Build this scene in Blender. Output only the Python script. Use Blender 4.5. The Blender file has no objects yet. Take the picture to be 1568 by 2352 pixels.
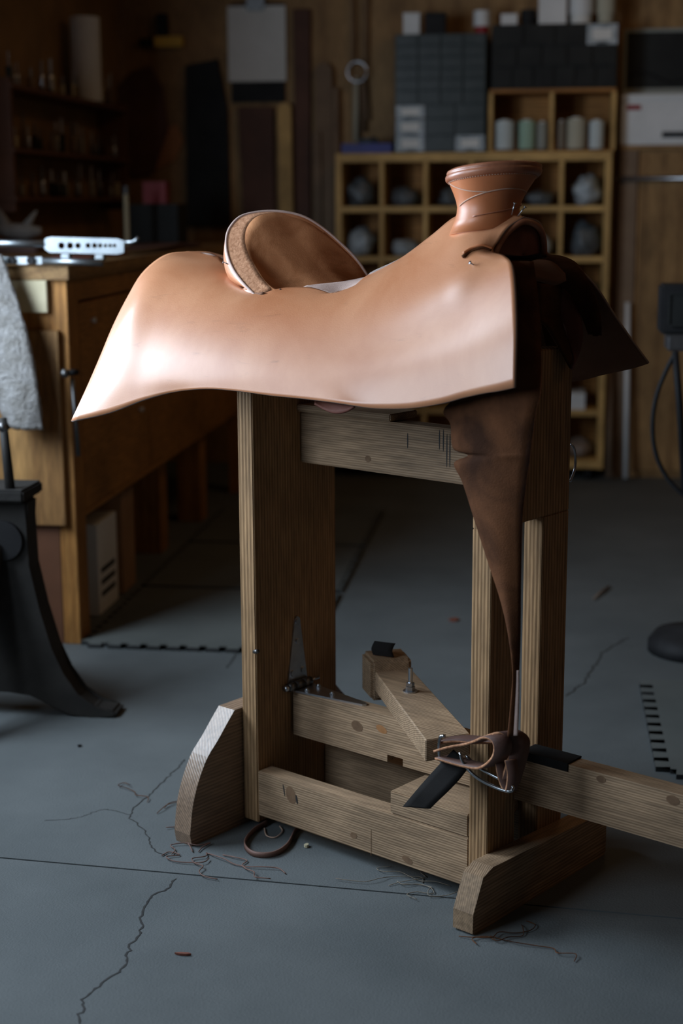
import bpy, bmesh, math, random
import numpy as np
from mathutils import Vector, Matrix
random.seed(7)
S = bpy.context.scene
COL = S.collection

# ------------------------------------------------------------------ camera
TH = math.radians(-32.8)            # the stand is turned this much against the room
F_PX, PITCH, ROLL, YAW = 3502.67, .2005, -.0045, .866
CL = np.array([1.9257, -1.9719, 1.1679])          # camera in stand coordinates
_s, _c = math.sin(YAW), math.cos(YAW)
_R = np.array([_s, _c, 0]); _F = np.array([-_c, _s, 0]); _Z = np.array([0, 0, 1.])
_fw = _F*math.cos(PITCH) - _Z*math.sin(PITCH)
_up = _F*math.sin(PITCH) + _Z*math.cos(PITCH)
_R2 = _R*math.cos(ROLL) + _up*math.sin(ROLL)
_U2 = _up*math.cos(ROLL) - _R*math.sin(ROLL)
RZ = np.array([[math.cos(TH), -math.sin(TH), 0], [math.sin(TH), math.cos(TH), 0], [0, 0, 1.]])
CW = RZ @ CL
cam_d = bpy.data.cameras.new('camera'); cam = bpy.data.objects.new('camera', cam_d); COL.objects.link(cam)
_m = Matrix.Identity(4)
for i, a in enumerate((RZ @ _R2, RZ @ _U2, -(RZ @ _fw))):
    for k in range(3): _m[k][i] = a[k]
for k in range(3): _m[k][3] = CW[k]
cam.matrix_world = _m
cam_d.sensor_fit = 'VERTICAL'; cam_d.sensor_height = 36; cam_d.sensor_width = 24
cam_d.lens = F_PX*36/2352
cam_d.clip_start = .05; cam_d.clip_end = 50
cam_d.dof.use_dof = True; cam_d.dof.focus_distance = 2.62; cam_d.dof.aperture_fstop = 2.6
S.camera = cam

# ------------------------------------------------------------------ light
w = bpy.data.worlds.new('world'); S.world = w; w.use_nodes = True
w.node_tree.nodes['Background'].inputs[0].default_value = (.55, .7, 1, 1)
w.node_tree.nodes['Background'].inputs[1].default_value = .25
S.view_settings.view_transform = 'Standard'; S.view_settings.look = 'None'
S.view_settings.gamma = 1; S.view_settings.use_curve_mapping = False
S.view_settings.exposure = 0.0

def area(name, loc, size, size_y, power, color, aim):
    d = bpy.data.lights.new(name, 'AREA'); d.shape = 'RECTANGLE'; d.size = size; d.size_y = size_y
    d.energy = power; d.color = color
    o = bpy.data.objects.new(name, d); COL.objects.link(o); o.location = loc
    o.rotation_euler = (Vector(aim) - Vector(loc)).to_track_quat('-Z', 'Y').to_euler()
    return o
WL = -1.33                                       # left wall plane
area('window_daylight', (WL-.02, .12, 1.47), 1.10, .96, 64, (.72, .85, 1.0), (2, .02, 1.2))
area('window_daylight_front', (WL-.02, -1.62, 1.45), 1.00, .90, 27, (.72, .85, 1.0), (2, -1.3, 1.0))
area('ceiling_lamp', (2.2, .2, 2.6), .6, .6, 1.7, (1.0, .56, .26), (1.6, .4, 0))
area('ceiling_lamp_back', (.8, 2.4, 2.6), .5, .5, 2.8, (1.0, .60, .28), (.8, 2.6, 0))

# ------------------------------------------------------------------ unprojection onto real planes
def rayL(x, y): return _fw + _R2*(x-784)/F_PX - _U2*(y-1176)/F_PX
def onv(x, y, v):
    d = rayL(x, y); return CL + d*(v-CL[1])/d[1]
def onu(x, y, u):
    d = rayL(x, y); return CL + d*(u-CL[0])/d[0]
def onz(x, y, z=0):
    d = rayL(x, y); return CL + d*(z-CL[2])/d[2]
def wz(x, y, z=0): return RZ @ onz(x, y, z)
def wy(x, y, Y):
    d = RZ @ rayL(x, y); return CW + d*(Y-CW[1])/d[1]
def wx(x, y, X):
    d = RZ @ rayL(x, y); return CW + d*(X-CW[0])/d[0]

# ------------------------------------------------------------------ materials
def newmat(name, base=(.5, .5, .5), rough=.6, metal=0, spec=.5):
    m = bpy.data.materials.new(name); m.use_nodes = True
    b = m.node_tree.nodes['Principled BSDF']
    b.inputs['Base Color'].default_value = (*base, 1); b.inputs['Roughness'].default_value = rough
    b.inputs['Metallic'].default_value = metal; b.inputs['Specular IOR Level'].default_value = spec
    return m, m.node_tree, b
def node(nt, t, **kw):
    n = nt.nodes.new(t)
    for k, v in kw.items():
        if k in n.inputs.keys(): n.inputs[k].default_value = v
        else: setattr(n, k, v)
    return n
def ramp(nt, stops):
    n = nt.nodes.new('ShaderNodeValToRGB'); e = n.color_ramp.elements
    while len(e) < len(stops): e.new(.5)
    for i, (p, c) in enumerate(stops): e[i].position = p; e[i].color = (*c, 1)
    return n
def coords(nt, scale=(1, 1, 1), loc=(0, 0, 0), rnd=True):
    tc = nt.nodes.new('ShaderNodeTexCoord'); mp = nt.nodes.new('ShaderNodeMapping')
    mp.inputs['Scale'].default_value = scale; mp.inputs['Location'].default_value = loc
    src = tc.outputs['Object']
    if rnd:
        oi = nt.nodes.new('ShaderNodeObjectInfo'); mu = node(nt, 'ShaderNodeMath', operation='MULTIPLY'); mu.inputs[1].default_value = 3.7
        ad = node(nt, 'ShaderNodeVectorMath', operation='ADD')
        nt.links.new(oi.outputs['Random'], mu.inputs[0]); nt.links.new(tc.outputs['Object'], ad.inputs[0]); nt.links.new(mu.outputs[0], ad.inputs[1])
        src = ad.outputs[0]
    nt.links.new(src, mp.inputs['Vector'])
    return mp.outputs['Vector']
def noisy(name, c1, c2, scale=6, rough=.7, bump=.1, bscale=60, metal=0, spec=.4, detail=6, lo=.3, hi=.7, dist=.002, stretch=(1, 1, 1)):
    m, nt, b = newmat(name, c1, rough, metal, spec); L = nt.links.new
    v = coords(nt, stretch)
    n = node(nt, 'ShaderNodeTexNoise', Scale=scale, Detail=detail, Roughness=.6); L(v, n.inputs['Vector'])
    r = ramp(nt, [(lo, c1), (hi, c2)]); L(n.outputs['Fac'], r.inputs[0]); L(r.outputs[0], b.inputs['Base Color'])
    n2 = node(nt, 'ShaderNodeTexNoise', Scale=bscale, Detail=4, Roughness=.6); L(v, n2.inputs['Vector'])
    bp = node(nt, 'ShaderNodeBump', Strength=bump, Distance=dist); L(n2.outputs['Fac'], bp.inputs['Height']); L(bp.outputs[0], b.inputs['Normal'])
    return m
def wood(name, c1, c2, axis='X', period=.005, rough=.62, bump=.25, tint=None, off=(.0, .31, .17), spec=.3, dist=3.5):
    """rings about the grain axis; c1 = early wood, c2 = late wood"""
    m, nt, b = newmat(name, c1, rough, 0, spec); L = nt.links.new
    sc = {'X': (.1, 1, 1), 'Y': (1, .1, 1), 'Z': (1, 1, .1)}[axis]
    v = coords(nt, sc, off)
    wv = node(nt, 'ShaderNodeTexWave', wave_type='RINGS', rings_direction=axis, Scale=.314/period, Distortion=dist, Detail=3)
    wv.inputs['Detail Scale'].default_value = .35; wv.inputs['Detail Roughness'].default_value = .6
    L(v, wv.inputs['Vector'])
    cm = lambda f: tuple(a*(1-f)+bb*f for a, bb in zip(c1, c2))
    r = ramp(nt, [(.1, cm(.0)), (.6, cm(.25)), (.97, cm(.7))]); L(wv.outputs['Fac'], r.inputs[0])
    fi = node(nt, 'ShaderNodeTexNoise', Scale=160, Detail=4); L(v, fi.inputs['Vector'])
    bl = node(nt, 'ShaderNodeTexNoise', Scale=7, Detail=5); L(coords(nt, (.6, .6, .6)), bl.inputs['Vector'])
    def mul(col, fac_src, lo, hi):
        mr = node(nt, 'ShaderNodeMapRange'); mr.inputs[1].default_value = .3; mr.inputs[2].default_value = .7
        mr.inputs[3].default_value = lo; mr.inputs[4].default_value = hi; L(fac_src, mr.inputs[0])
        mx = node(nt, 'ShaderNodeMix', data_type='RGBA', blend_type='MULTIPLY'); mx.inputs[0].default_value = 1
        L(col, mx.inputs[6]); L(mr.outputs[0], mx.inputs[7]); return mx.outputs[2]
    c = mul(r.outputs[0], fi.outputs['Fac'], .68, 1.18); c = mul(c, bl.outputs['Fac'], .68, 1.15)
    L(c, b.inputs['Base Color'])
    ad = node(nt, 'ShaderNodeMath', operation='ADD'); L(wv.outputs['Fac'], ad.inputs[0]); L(fi.outputs['Fac'], ad.inputs[1])
    bp = node(nt, 'ShaderNodeBump', Strength=bump, Distance=.0012); L(ad.outputs[0], bp.inputs['Height']); L(bp.outputs[0], b.inputs['Normal'])
    return m

PINE = ((.455, .31, .19), (.22, .135, .072))
M = {}
for ax in 'XYZ':
    M['pine'+ax] = wood('weathered_pine_'+ax, PINE[0], PINE[1], ax, .0032, dist=5)
    M['coarse'+ax] = wood('coarse_pine_'+ax, (.46, .28, .14), (.22, .12, .05), ax, .0055, bump=.45, dist=2.0, off=(.4, .5, .4))
    M['worn'+ax] = wood('worn_brown_pine_'+ax, (.30, .20, .13), (.14, .085, .05), ax, .005, rough=.45, spec=.8)
    M['yellow'+ax] = wood('yellow_shelf_pine_'+ax, (.64, .41, .15), (.50, .29, .09), ax, .008, bump=.1, dist=2)
    M['orange'+ax] = wood('orange_varnished_pine_'+ax, (.44, .205, .055), (.30, .125, .03), ax, .009, bump=.1, dist=2)
    M['ply'+ax] = wood('plywood_'+ax, (.36, .21, .085), (.24, .13, .05), ax, .03, bump=.05, dist=4)
M['grainedZ'] = wood('coarse_grained_bench_plank', (.50, .28, .10), (.20, .09, .03), 'Z', .011, bump=.5, dist=5, off=(.1, .2, .05))
M['concrete'] = noisy('grey_concrete', (.082, .094, .096), (.128, .142, .143), 3.2, .72, .5, 260, spec=.35, lo=.25, hi=.75, detail=10)
M['crack'] = noisy('crack_dark', (.018, .018, .018), (.03, .03, .028), 30)
M['mat_foam'] = noisy('dusty_foam_mat', (.085, .094, .090), (.12, .13, .122), 3, .85, .2, 260, spec=.2)
M['foam_side_shade'] = noisy('black_foam_edge_shade', (.015, .017, .018), (.03, .03, .03), 30, .8)  # tile edges near-black: dark foam plus the shade on them, painted in
M['steel'] = noisy('zinc_steel', (.45, .47, .5), (.6, .62, .65), 30, .32, .1, 200, metal=1)
M['dark_steel'] = noisy('dark_steel', (.12, .12, .12), (.2, .2, .2), 20, .4, .1, 200, metal=1)
M['chrome'] = noisy('chrome', (.45, .48, .5), (.55, .58, .6), 20, .22, .02, 200, metal=1)
M['tool_steel'] = noisy('brushed_tool_steel', (.28, .31, .33), (.38, .41, .43), 20, .42, .02, 200, metal=1)
M['cast_iron'] = noisy('black_cast_iron', (.016, .015, .014), (.035, .033, .03), 9, .65, .4, 90, spec=.2)
M['black'] = noisy('black_plastic', (.010, .010, .011), (.02, .02, .021), 10, .65, spec=.2)
M['white'] = noisy('white_plastic', (.62, .64, .64), (.75, .76, .76), 8, .5)
M['paper'] = noisy('white_paper', (.66, .66, .63), (.74, .74, .71), 8, .85)
M['carton'] = noisy('brown_cardboard', (.30, .17, .09), (.38, .22, .12), 8, .9)
M['darkwall'] = noisy('brown_stained_boarding', (.07, .04, .022), (.11, .06, .033), 3, .9)
M['plaster'] = noisy('wall_backing', (.2, .13, .07), (.26, .17, .09), 3, .9)
M['fleece'] = noisy('white_fleece', (.36, .34, .31), (.62, .61, .60), 30, .95, 1.0, 120, spec=.1, dist=.02)
M['red'] = noisy('red_plastic', (.22, .006, .01), (.28, .01, .013), 8, .5)
M['blue'] = noisy('navy_blue_plastic', (.02, .025, .16), (.03, .035, .22), 8, .5)
M['yellowp'] = noisy('yellow_plastic', (.6, .36, .03), (.7, .42, .04), 8, .5)
M['antler'] = noisy('grey_antler', (.22, .215, .195), (.38, .36, .33), 14, .7, .4, 70)
M['hide'] = noisy('dark_hanging_hide', (.07, .03, .018), (.12, .05, .03), 6, .7)
M['hide2'] = noisy('orange_hide', (.30, .12, .04), (.36, .15, .05), 6, .7)
M['bark'] = noisy('brown_board', (.15, .10, .065), (.24, .16, .10), 6, .8)
M['cream'] = noisy('cream_painted_wood', (.50, .44, .28), (.62, .55, .37), 10, .6)
M['redwood'] = noisy('dark_red_brown_panel', (.10, .04, .018), (.15, .06, .028), 8, .6)
M['drawer_black'] = noisy('charcoal_cabinet', (.012, .013, .013), (.022, .024, .023), 8, .6, spec=.2)
M['drawer_green'] = noisy('grey_green_cabinet', (.03, .042, .042), (.045, .058, .058), 8, .6, spec=.2)

def leather(name, c1, c2, rough=.45, coat=.0, bump=.12, wrinkle=0, scale=4, spec=.5, crough=.4, lo=.35, hi=.65, nscale=420, cior=1.5):
    m, nt, b = newmat(name, c1, rough, 0, spec); L = nt.links.new
    v = coords(nt, (1, 1, 1), rnd=False)
    n = node(nt, 'ShaderNodeTexNoise', Scale=scale, Detail=7, Roughness=.58, Distortion=.6); L(v, n.inputs['Vector'])
    r = ramp(nt, [(lo, c1), (hi, c2)]); L(n.outputs['Fac'], r.inputs[0])
    # faint darker scuffs drawn out along one direction
    v2 = coords(nt, (5, 5, 26), rnd=False)
    n3 = node(nt, 'ShaderNodeTexNoise', Scale=1.6, Detail=6, Roughness=.65, Distortion=1.2); L(v2, n3.inputs['Vector'])
    mr = node(nt, 'ShaderNodeMapRange'); mr.inputs[1].default_value = .6; mr.inputs[2].default_value = .78
    mr.inputs[3].default_value = 1; mr.inputs[4].default_value = .74; L(n3.outputs['Fac'], mr.inputs[0])
    mx = node(nt, 'ShaderNodeMix', data_type='RGBA', blend_type='MULTIPLY'); mx.inputs[0].default_value = 1
    L(r.outputs[0], mx.inputs[6]); L(mr.outputs[0], mx.inputs[7]); L(mx.outputs[2], b.inputs['Base Color'])
    n2 = node(nt, 'ShaderNodeTexNoise', Scale=nscale, Detail=3); L(v, n2.inputs['Vector'])
    bp = node(nt, 'ShaderNodeBump', Strength=bump, Distance=.0008); L(n2.outputs['Fac'], bp.inputs['Height'])
    if wrinkle:
        n4 = node(nt, 'ShaderNodeTexNoise', Scale=9, Detail=3, Distortion=.5); L(v, n4.inputs['Vector'])
        b2 = node(nt, 'ShaderNodeBump', Strength=wrinkle, Distance=.006); L(n4.outputs['Fac'], b2.inputs['Height']); L(b2.outputs[0], bp.inputs['Normal'])
    L(bp.outputs[0], b.inputs['Normal'])
    b.inputs['Coat Weight'].default_value = coat; b.inputs['Coat IOR'].default_value = cior; b.inputs['Coat Roughness'].default_value = crough
    return m
M['veg_tan'] = leather('natural_veg_tan_leather', (.47, .175, .068), (.60, .275, .135), .6, .8, .3, .09, 4.5, crough=.32, spec=.3, cior=1.75)
M['veg_edge'] = leather('raw_leather_edge', (.24, .19, .17), (.32, .25, .22), .8)
M['flesh'] = leather('leather_flesh_side', (.15, .065, .032), (.22, .10, .05), .85, bump=.6)
M['dish'] = leather('cantle_lining', (.34, .125, .045), (.56, .25, .11), .8, bump=.6, scale=14, spec=.25)
M['suede'] = leather('rough_suede_band', (.36, .17, .09), (.58, .31, .18), .95, bump=1.0, scale=160, spec=.1, nscale=260)
M['seat'] = leather('pale_seat_leather', (.50, .36, .31), (.60, .44, .38), .8, bump=.6, scale=60)
M['horn'] = leather('oiled_red_brown_leather', (.52, .17, .06), (.60, .22, .085), .5, .35, .1, 0, 5, crough=.3)
M['horn_rim'] = leather('burnished_rim_leather', (.34, .12, .06), (.46, .19, .10), .4, .4, .1, 0, 30)
M['dark_leather'] = leather('dark_brown_leather', (.038, .015, .007), (.13, .052, .022), .85, bump=.8, scale=9, spec=.12)
M['rust_leather'] = leather('rust_leather', (.13, .035, .02), (.20, .065, .038), .7, bump=.4, scale=7)
M['black_leather'] = leather('black_leather', (.008, .008, .008), (.02, .018, .017), .8, bump=.3, spec=.12)
M['strap_leather'] = leather('brown_strap_leather', (.11, .055, .042), (.18, .095, .07), .6, bump=.4)
M['thread'] = noisy('pale_thread', (.5, .34, .25), (.6, .42, .32), 30)
M['glassy'] = noisy('clear_drawer_plastic', (.022, .032, .032), (.05, .062, .062), 14, .35, spec=.4)

# ------------------------------------------------------------------ object helpers
def link(name, me, mats, parent=None):
    o = bpy.data.objects.new(name, me); COL.objects.link(o)
    for m in (mats if isinstance(mats, (list, tuple)) else [mats]):
        me.materials.append(M[m] if isinstance(m, str) else m)
    if parent is not None: o.parent = parent
    return o
def tag(o, label=None, cat=None, group=None, kind=None):
    if label: o['label'] = label
    if cat: o['category'] = cat
    if group: o['group'] = group
    if kind: o['kind'] = kind
    return o
def empty(name, loc=(0, 0, 0), rz=0, label=None, cat=None, group=None):
    o = bpy.data.objects.new(name, None); COL.objects.link(o); o.location = loc; o.rotation_euler = (0, 0, rz)
    o.empty_display_size = .1
    return tag(o, label, cat, group)
def tomesh(bm, name, smooth=False):
    bmesh.ops.recalc_face_normals(bm, faces=bm.faces)
    me = bpy.data.meshes.new(name); bm.to_mesh(me); bm.free()
    if smooth:
        for p in me.polygons: p.use_smooth = True
    return me
def bx(bm, lo, hi, bev=0.0):
    lo, hi = np.minimum(lo, hi), np.maximum(lo, hi)
    r = bmesh.ops.create_cube(bm, size=1)
    for v in r['verts']:
        v.co = Vector([lo[i] + (v.co[i]+.5)*(hi[i]-lo[i]) for i in range(3)])
    if bev:
        es = {e for v in r['verts'] for e in v.link_edges}
        bmesh.ops.bevel(bm, geom=list(es), offset=bev, segments=2, affect='EDGES')
def box(name, lo, hi, mat, parent=None, bev=0.0015):
    bm = bmesh.new(); bx(bm, lo, hi, bev); return link(name, tomesh(bm, name), mat, parent)
def prism(bm, pts, axis, a, b):
    """pts: outline in the two other axes (order x,y,z without axis), extruded from a to b along axis"""
    def mk(p, q):
        l = [p[0], p[1]]; l.insert(axis, q); return bm.verts.new(l)
    A = [mk(p, a) for p in pts]; B = [mk(p, b) for p in pts]
    bm.faces.new(A); bm.faces.new(B[::-1])
    n = len(pts)
    for i in range(n): bm.faces.new((A[i], A[(i+1) % n], B[(i+1) % n], B[i]))
def tube(bm, pts, r, n=10, cap=True):
    pts = [Vector(p) for p in pts]; rr = r if hasattr(r, '__len__') else [r]*len(pts)
    rings = []; up = None
    for i, p in enumerate(pts):
        t = (pts[min(i+1, len(pts)-1)] - pts[max(i-1, 0)]).normalized()
        if up is None:
            up = Vector((0, 0, 1)) if abs(t.z) < .9 else Vector((1, 0, 0))
        x = up.cross(t).normalized(); y = t.cross(x).normalized(); up = y
        rings.append([bm.verts.new(p + (x*math.cos(2*math.pi*k/n) + y*math.sin(2*math.pi*k/n))*rr[i]) for k in range(n)])
    for a, b in zip(rings, rings[1:]):
        for k in range(n): bm.faces.new((a[k], a[(k+1) % n], b[(k+1) % n], b[k]))
    if cap: bm.faces.new(rings[0][::-1]); bm.faces.new(rings[-1])
def tubeobj(name, pts, r, mat, parent=None, n=10, sm=True):
    bm = bmesh.new(); tube(bm, pts, r, n); return link(name, tomesh(bm, name, sm), mat, parent)
def cyl(name, p, r, h, mat, parent=None, n=20, r2=None):
    p = Vector(p); return tubeobj(name, [p, p+Vector((0, 0, h))], [r, r2 if r2 is not None else r], mat, parent, n, False)
def lathe(name, prof, mat, parent=None, n=32, loc=(0, 0, 0), M4=None):
    bm = bmesh.new(); rings = []
    for r, z in prof:
        rings.append([bm.verts.new((r*math.cos(2*math.pi*k/n), r*math.sin(2*math.pi*k/n), z)) for k in range(n)])
    for a, b in zip(rings, rings[1:]):
        for k in range(n): bm.faces.new((a[k], a[(k+1) % n], b[(k+1) % n], b[k]))
    bm.faces.new(rings[0][::-1]); bm.faces.new(rings[-1])
    bmesh.ops.transform(bm, matrix=(M4 or Matrix.Translation(loc)), verts=bm.verts)
    o = link(name, tomesh(bm, name, True), mat, parent); return o
def spline(P, n):
    """Catmull-Rom through P (k x d) sampled n steps per span"""
    P = np.asarray(P, float); Q = np.vstack([2*P[0]-P[1], P, 2*P[-1]-P[-2]]); out = []
    for i in range(1, len(Q)-2):
        a, b, c, d = Q[i-1], Q[i], Q[i+1], Q[i+2]
        for j in range(n):
            t = j/n; out.append(.5*((2*b)+(-a+c)*t+(2*a-5*b+4*c-d)*t*t+(-a+3*b-3*c+d)*t**3))
    out.append(P[-1]); return np.array(out)
def resample(P, n):
    P = spline(P, 12); d = np.r_[0, np.cumsum(np.linalg.norm(np.diff(P, axis=0), axis=1))]; t = np.linspace(0, d[-1], n)
    return np.stack([np.interp(t, d, P[:, k]) for k in range(P.shape[1])], -1)
def gridmesh(bm, G):
    V = [[bm.verts.new(tuple(p)) for p in row] for row in G]
    for a, b in zip(V, V[1:]):
        for k in range(len(a)-1): bm.faces.new((a[k], a[k+1], b[k+1], b[k]))
def sheet(name, G, th, mats, parent, rim=None, inner=None, offset=-1, flip=False):
    bm = bmesh.new()
    for g in (G if isinstance(G, list) and np.ndim(G[0]) == 3 else [G]): gridmesh(bm, g)
    bmesh.ops.remove_doubles(bm, verts=bm.verts, dist=1e-4)
    bmesh.ops.recalc_face_normals(bm, faces=bm.faces)
    if flip: bmesh.ops.reverse_faces(bm, faces=bm.faces)
    me = bpy.data.meshes.new(name); bm.to_mesh(me); bm.free()
    for p in me.polygons: p.use_smooth = True
    o = link(name, me, mats, parent)
    md = o.modifiers.new('thickness', 'SOLIDIFY'); md.thickness = th; md.offset = offset
    if rim is not None: md.material_offset_rim = rim
    if inner is not None: md.material_offset = inner
    return o
def strip(name, A, B, th, mats, parent, n=30, nb=4, bow=0.0, **kw):
    a, b = resample(A, n), resample(B, n); G = []
    for k in range(nb+1):
        t = k/nb; g = a*(1-t)+b*t; g = g + np.array([bow*math.sin(math.pi*t), 0, 0]); G.append(g)
    return sheet(name, np.array(G), th, mats, parent, **kw)
def PV(*pts): return np.array([onv(x, y, v) for x, y, v in pts])

for nm in ('white', 'green', 'grey', 'beige', 'brown'):
    c = {'white': (.50, .56, .56), 'green': (.30, .44, .34), 'grey': (.26, .27, .24), 'beige': (.42, .40, .31), 'brown': (.20, .17, .13)}[nm]
    M['sp_'+nm] = noisy(nm+'_thread_wound', c, tuple(min(1, v*1.15) for v in c), 8, .8, .6, 300)
# ================================================================== room
RX0, RX1, RY0, RY1, RH = WL, 3.3, -4.6, float(wz(1500, 1080)[1]), 2.75
t = tag(empty('floor'), kind='structure')
ja, jb = wz(0, 1970), wz(1568, 2110)
sl = (jb[1]-ja[1])/(jb[0]-ja[0])
jy = lambda x: ja[1] + sl*(x-ja[0])
for lo, hi, g in ((RY0-.1, None, -.0025), (None, RY1+.3, .0025)):
    bm = bmesh.new()
    x0, x1 = RX0-.1, RX1+.1
    if lo is not None: pts = [(x0, lo), (x1, lo), (x1, jy(x1)+g), (x0, jy(x0)+g)]
    else: pts = [(x0, jy(x0)+g), (x1, jy(x1)+g), (x1, hi), (x0, hi)]
    prism(bm, pts, 2, -.12, 0); link('concrete_slab', tomesh(bm, 'slab'), 'concrete', t)
box('joint_filler', (x0, RY0, -.12), (x1, RY1, -.012), 'crack', t, 0)
def ribbon_floor(name, px, wd, mat, parent, jit=.004):
    P = resample([wz(x, y)[:2] for x, y in px], 60); P = P + np.random.RandomState(len(px)).normal(0, jit, P.shape)*[1, .6]
    bm = bmesh.new(); T = np.gradient(P, axis=0); N = np.stack([-T[:, 1], T[:, 0]], -1); N /= np.linalg.norm(N, axis=1)[:, None]
    ww = wd*(.35+.65*np.abs(np.sin(np.arange(60)*1.7)))[:, None]
    A = [bm.verts.new((*p, .0006)) for p in P+N*ww/2]; B = [bm.verts.new((*p, .0006)) for p in P-N*ww/2]
    for i in range(59): bm.faces.new((A[i], B[i], B[i+1], A[i+1]))
    return link(name, tomesh(bm, name), mat, parent)
ribbon_floor('crack', [(400, 2018), (385, 2042), (345, 2060), (325, 2105), (325, 2135), (298, 2175), (282, 2222), (240, 2255), (197, 2288), (186, 2320), (180, 2352)], .0045, 'crack', t, .0022)
ribbon_floor('crack', [(376, 1965), (350, 1948), (330, 1905), (298, 1872), (340, 1828), (395, 1775), (425, 1745)], .003, 'crack', t, .002)
ribbon_floor('crack', [(298, 1872), (240, 1860), (170, 1880), (100, 1885)], .0015, 'crack', t, .002)
ribbon_floor('crack', [(1300, 1600), (1345, 1560), (1385, 1500), (1440, 1465)], .005, 'crack', t, .003)
ribbon_floor('crack', [(520, 1535), (545, 1500), (560, 1460)], .004, 'crack', t, .003)

tag(box('wall_back', (RX0-.1, RY1, 0), (RX1+.1, RY1+.1, RH), 'plyZ'), kind='structure')
tag(box('wall_right', (RX1, RY0, 0), (RX1+.1, RY1, RH), 'darkwall'), kind='structure')
tag(box('wall_front', (RX0-.1, RY0-.1, 0), (RX1+.1, RY0, RH), 'darkwall'), kind='structure')
tag(box('ceiling', (RX0-.1, RY0-.1, RH), (RX1+.1, RY1+.1, RH+.1), 'darkwall'), kind='structure')
bm = bmesh.new(); wy0, wy1, wz0, wz1 = -.46, .70, .96, 1.98
for lo, hi in (((RX0-.1, RY0, 0), (RX0, -2.18, RH)), ((RX0-.1, -2.18, 0), (RX0, -1.06, .96)), ((RX0-.1, -2.18, 1.93), (RX0, -1.06, RH)), ((RX0-.1, -1.06, 0), (RX0, wy0, RH)), ((RX0-.1, wy1, 0), (RX0, RY1, RH)), ((RX0-.1, wy0, 0), (RX0, wy1, wz0)), ((RX0-.1, wy0, wz1), (RX0, wy1, RH))): bx(bm, lo, hi)
tag(link('wall_left', tomesh(bm, 'wall_left'), 'plyZ'), kind='structure')
for wn, yc, hw, hh_ in (('window_1', .12, .58, 1.02), ('window_2', -1.62, .56, .97)):
    t = tag(empty(wn, (RX0-.05, yc, .96)), kind='structure')
    for lo, hi in (((-.05, -hw, 0), (.05, -hw+.03, hh_)), ((-.05, hw-.03, 0), (.05, hw, hh_)), ((-.05, -hw+.03, 0), (.05, hw-.03, .03)), ((-.05, -hw+.03, hh_-.03), (.05, hw-.03, hh_))): box('window_frame', lo, hi, 'white', t)

# ================================================================== saddle stand
ROOT = empty('saddle_stand', (0, 0, 0), TH, 'tall timber saddle stand with hinged foot lever, under the tan saddle', 'stand')
T, LL, W = .038, .488, .23
U1, U2 = T+LL, 2*T+LL                               # inner and outer face of the right upright
box('upright', (0, 0, .012), (T, W, .86), 'coarseZ', ROOT, .002)
bm = bmesh.new()
for lo, hi in (((U1, 0, .012), (U2, .081, .65)), ((U1, .150, .012), (U2, W, .65)), ((U1, .0, .65), (U2, W, .93))): bx(bm, lo, hi, .0015)
link('upright', tomesh(bm, 'upright_slotted'), 'coarseZ', ROOT)
box('lower_rail', (T, 0, .027), (U1, T, .116), 'pineX', ROOT, .002)
box('lower_rail', (T, W-T, .027), (U1, W, .116), 'pineX', ROOT, .002)
box('top_beam', (T, .13, .69), (U1, .168, .785), 'pineX', ROOT, .002)
box('spacer_block', (T+.0, .12, .787), (.26, .20, .80), 'pineX', ROOT, .002)
box('cross_block', (.357, -.0, .117), (U1-.001, W, .158), 'pineX', ROOT, .002)
# feet
prof = [(0, .233), (-.02, .233), (-.041, .212), (-.067, .185), (-.093, .161), (-.113, .13), (-.125, .104), (-.135, .073), (-.143, .023), (-.139, .0)]
prof = prof[:2]+[tuple(p) for p in spline(np.array(prof[1:9]), 3)[1:]]+prof[9:]
prof = prof + [(.115*2-a, b) for a, b in prof[::-1]]
bm = bmesh.new(); prism(bm, prof, 0, -.042, -.0005); link('foot', tomesh(bm, 'foot'), 'wornY', ROOT)
prof = [(-.095, .004), (-.086, .0), (.315, 0), (.321, .005), (.321, .06), (.29, .085), (.018, .098), (-.039, .101), (-.067, .092), (-.094, .037)]
bm = bmesh.new(); prism(bm, prof, 0, U2+.0005, U2+.040); link('foot', tomesh(bm, 'foot'), 'pineY', ROOT)
# lever through the slot, notched below
bm = bmesh.new()
L0, L1, zt, zb = T+.006, .965, .252, .164
def lu(x, y): return float(onv(x, y, .095)[0])
n1, n2 = lu(889, 1744), lu(925, 1757)
out = [(L0, zb), (n1, zb), (n1, zb+.014), (n2, zb+.014), (n2, zb), (L1-.02, zb), (L1, zb+.02), (L1, zt-.02), (L1-.02, zt), (L0, zt)]
prism(bm, out, 1, .095, .133)
lev = link('lever', tomesh(bm, 'lever'), 'pineX', ROOT)
bm = bmesh.new()
for q in range(1): bx(bm, (lu(1199, 1708), .092, zt), (lu(1305, 1752), .136, zt+.003)); bx(bm, (lu(1199, 1708), .092, zt-.012), (lu(1305, 1752), .0945, zt))
link('leather_wrap', tomesh(bm, 'wrap'), 'black_leather', lev)
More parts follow.
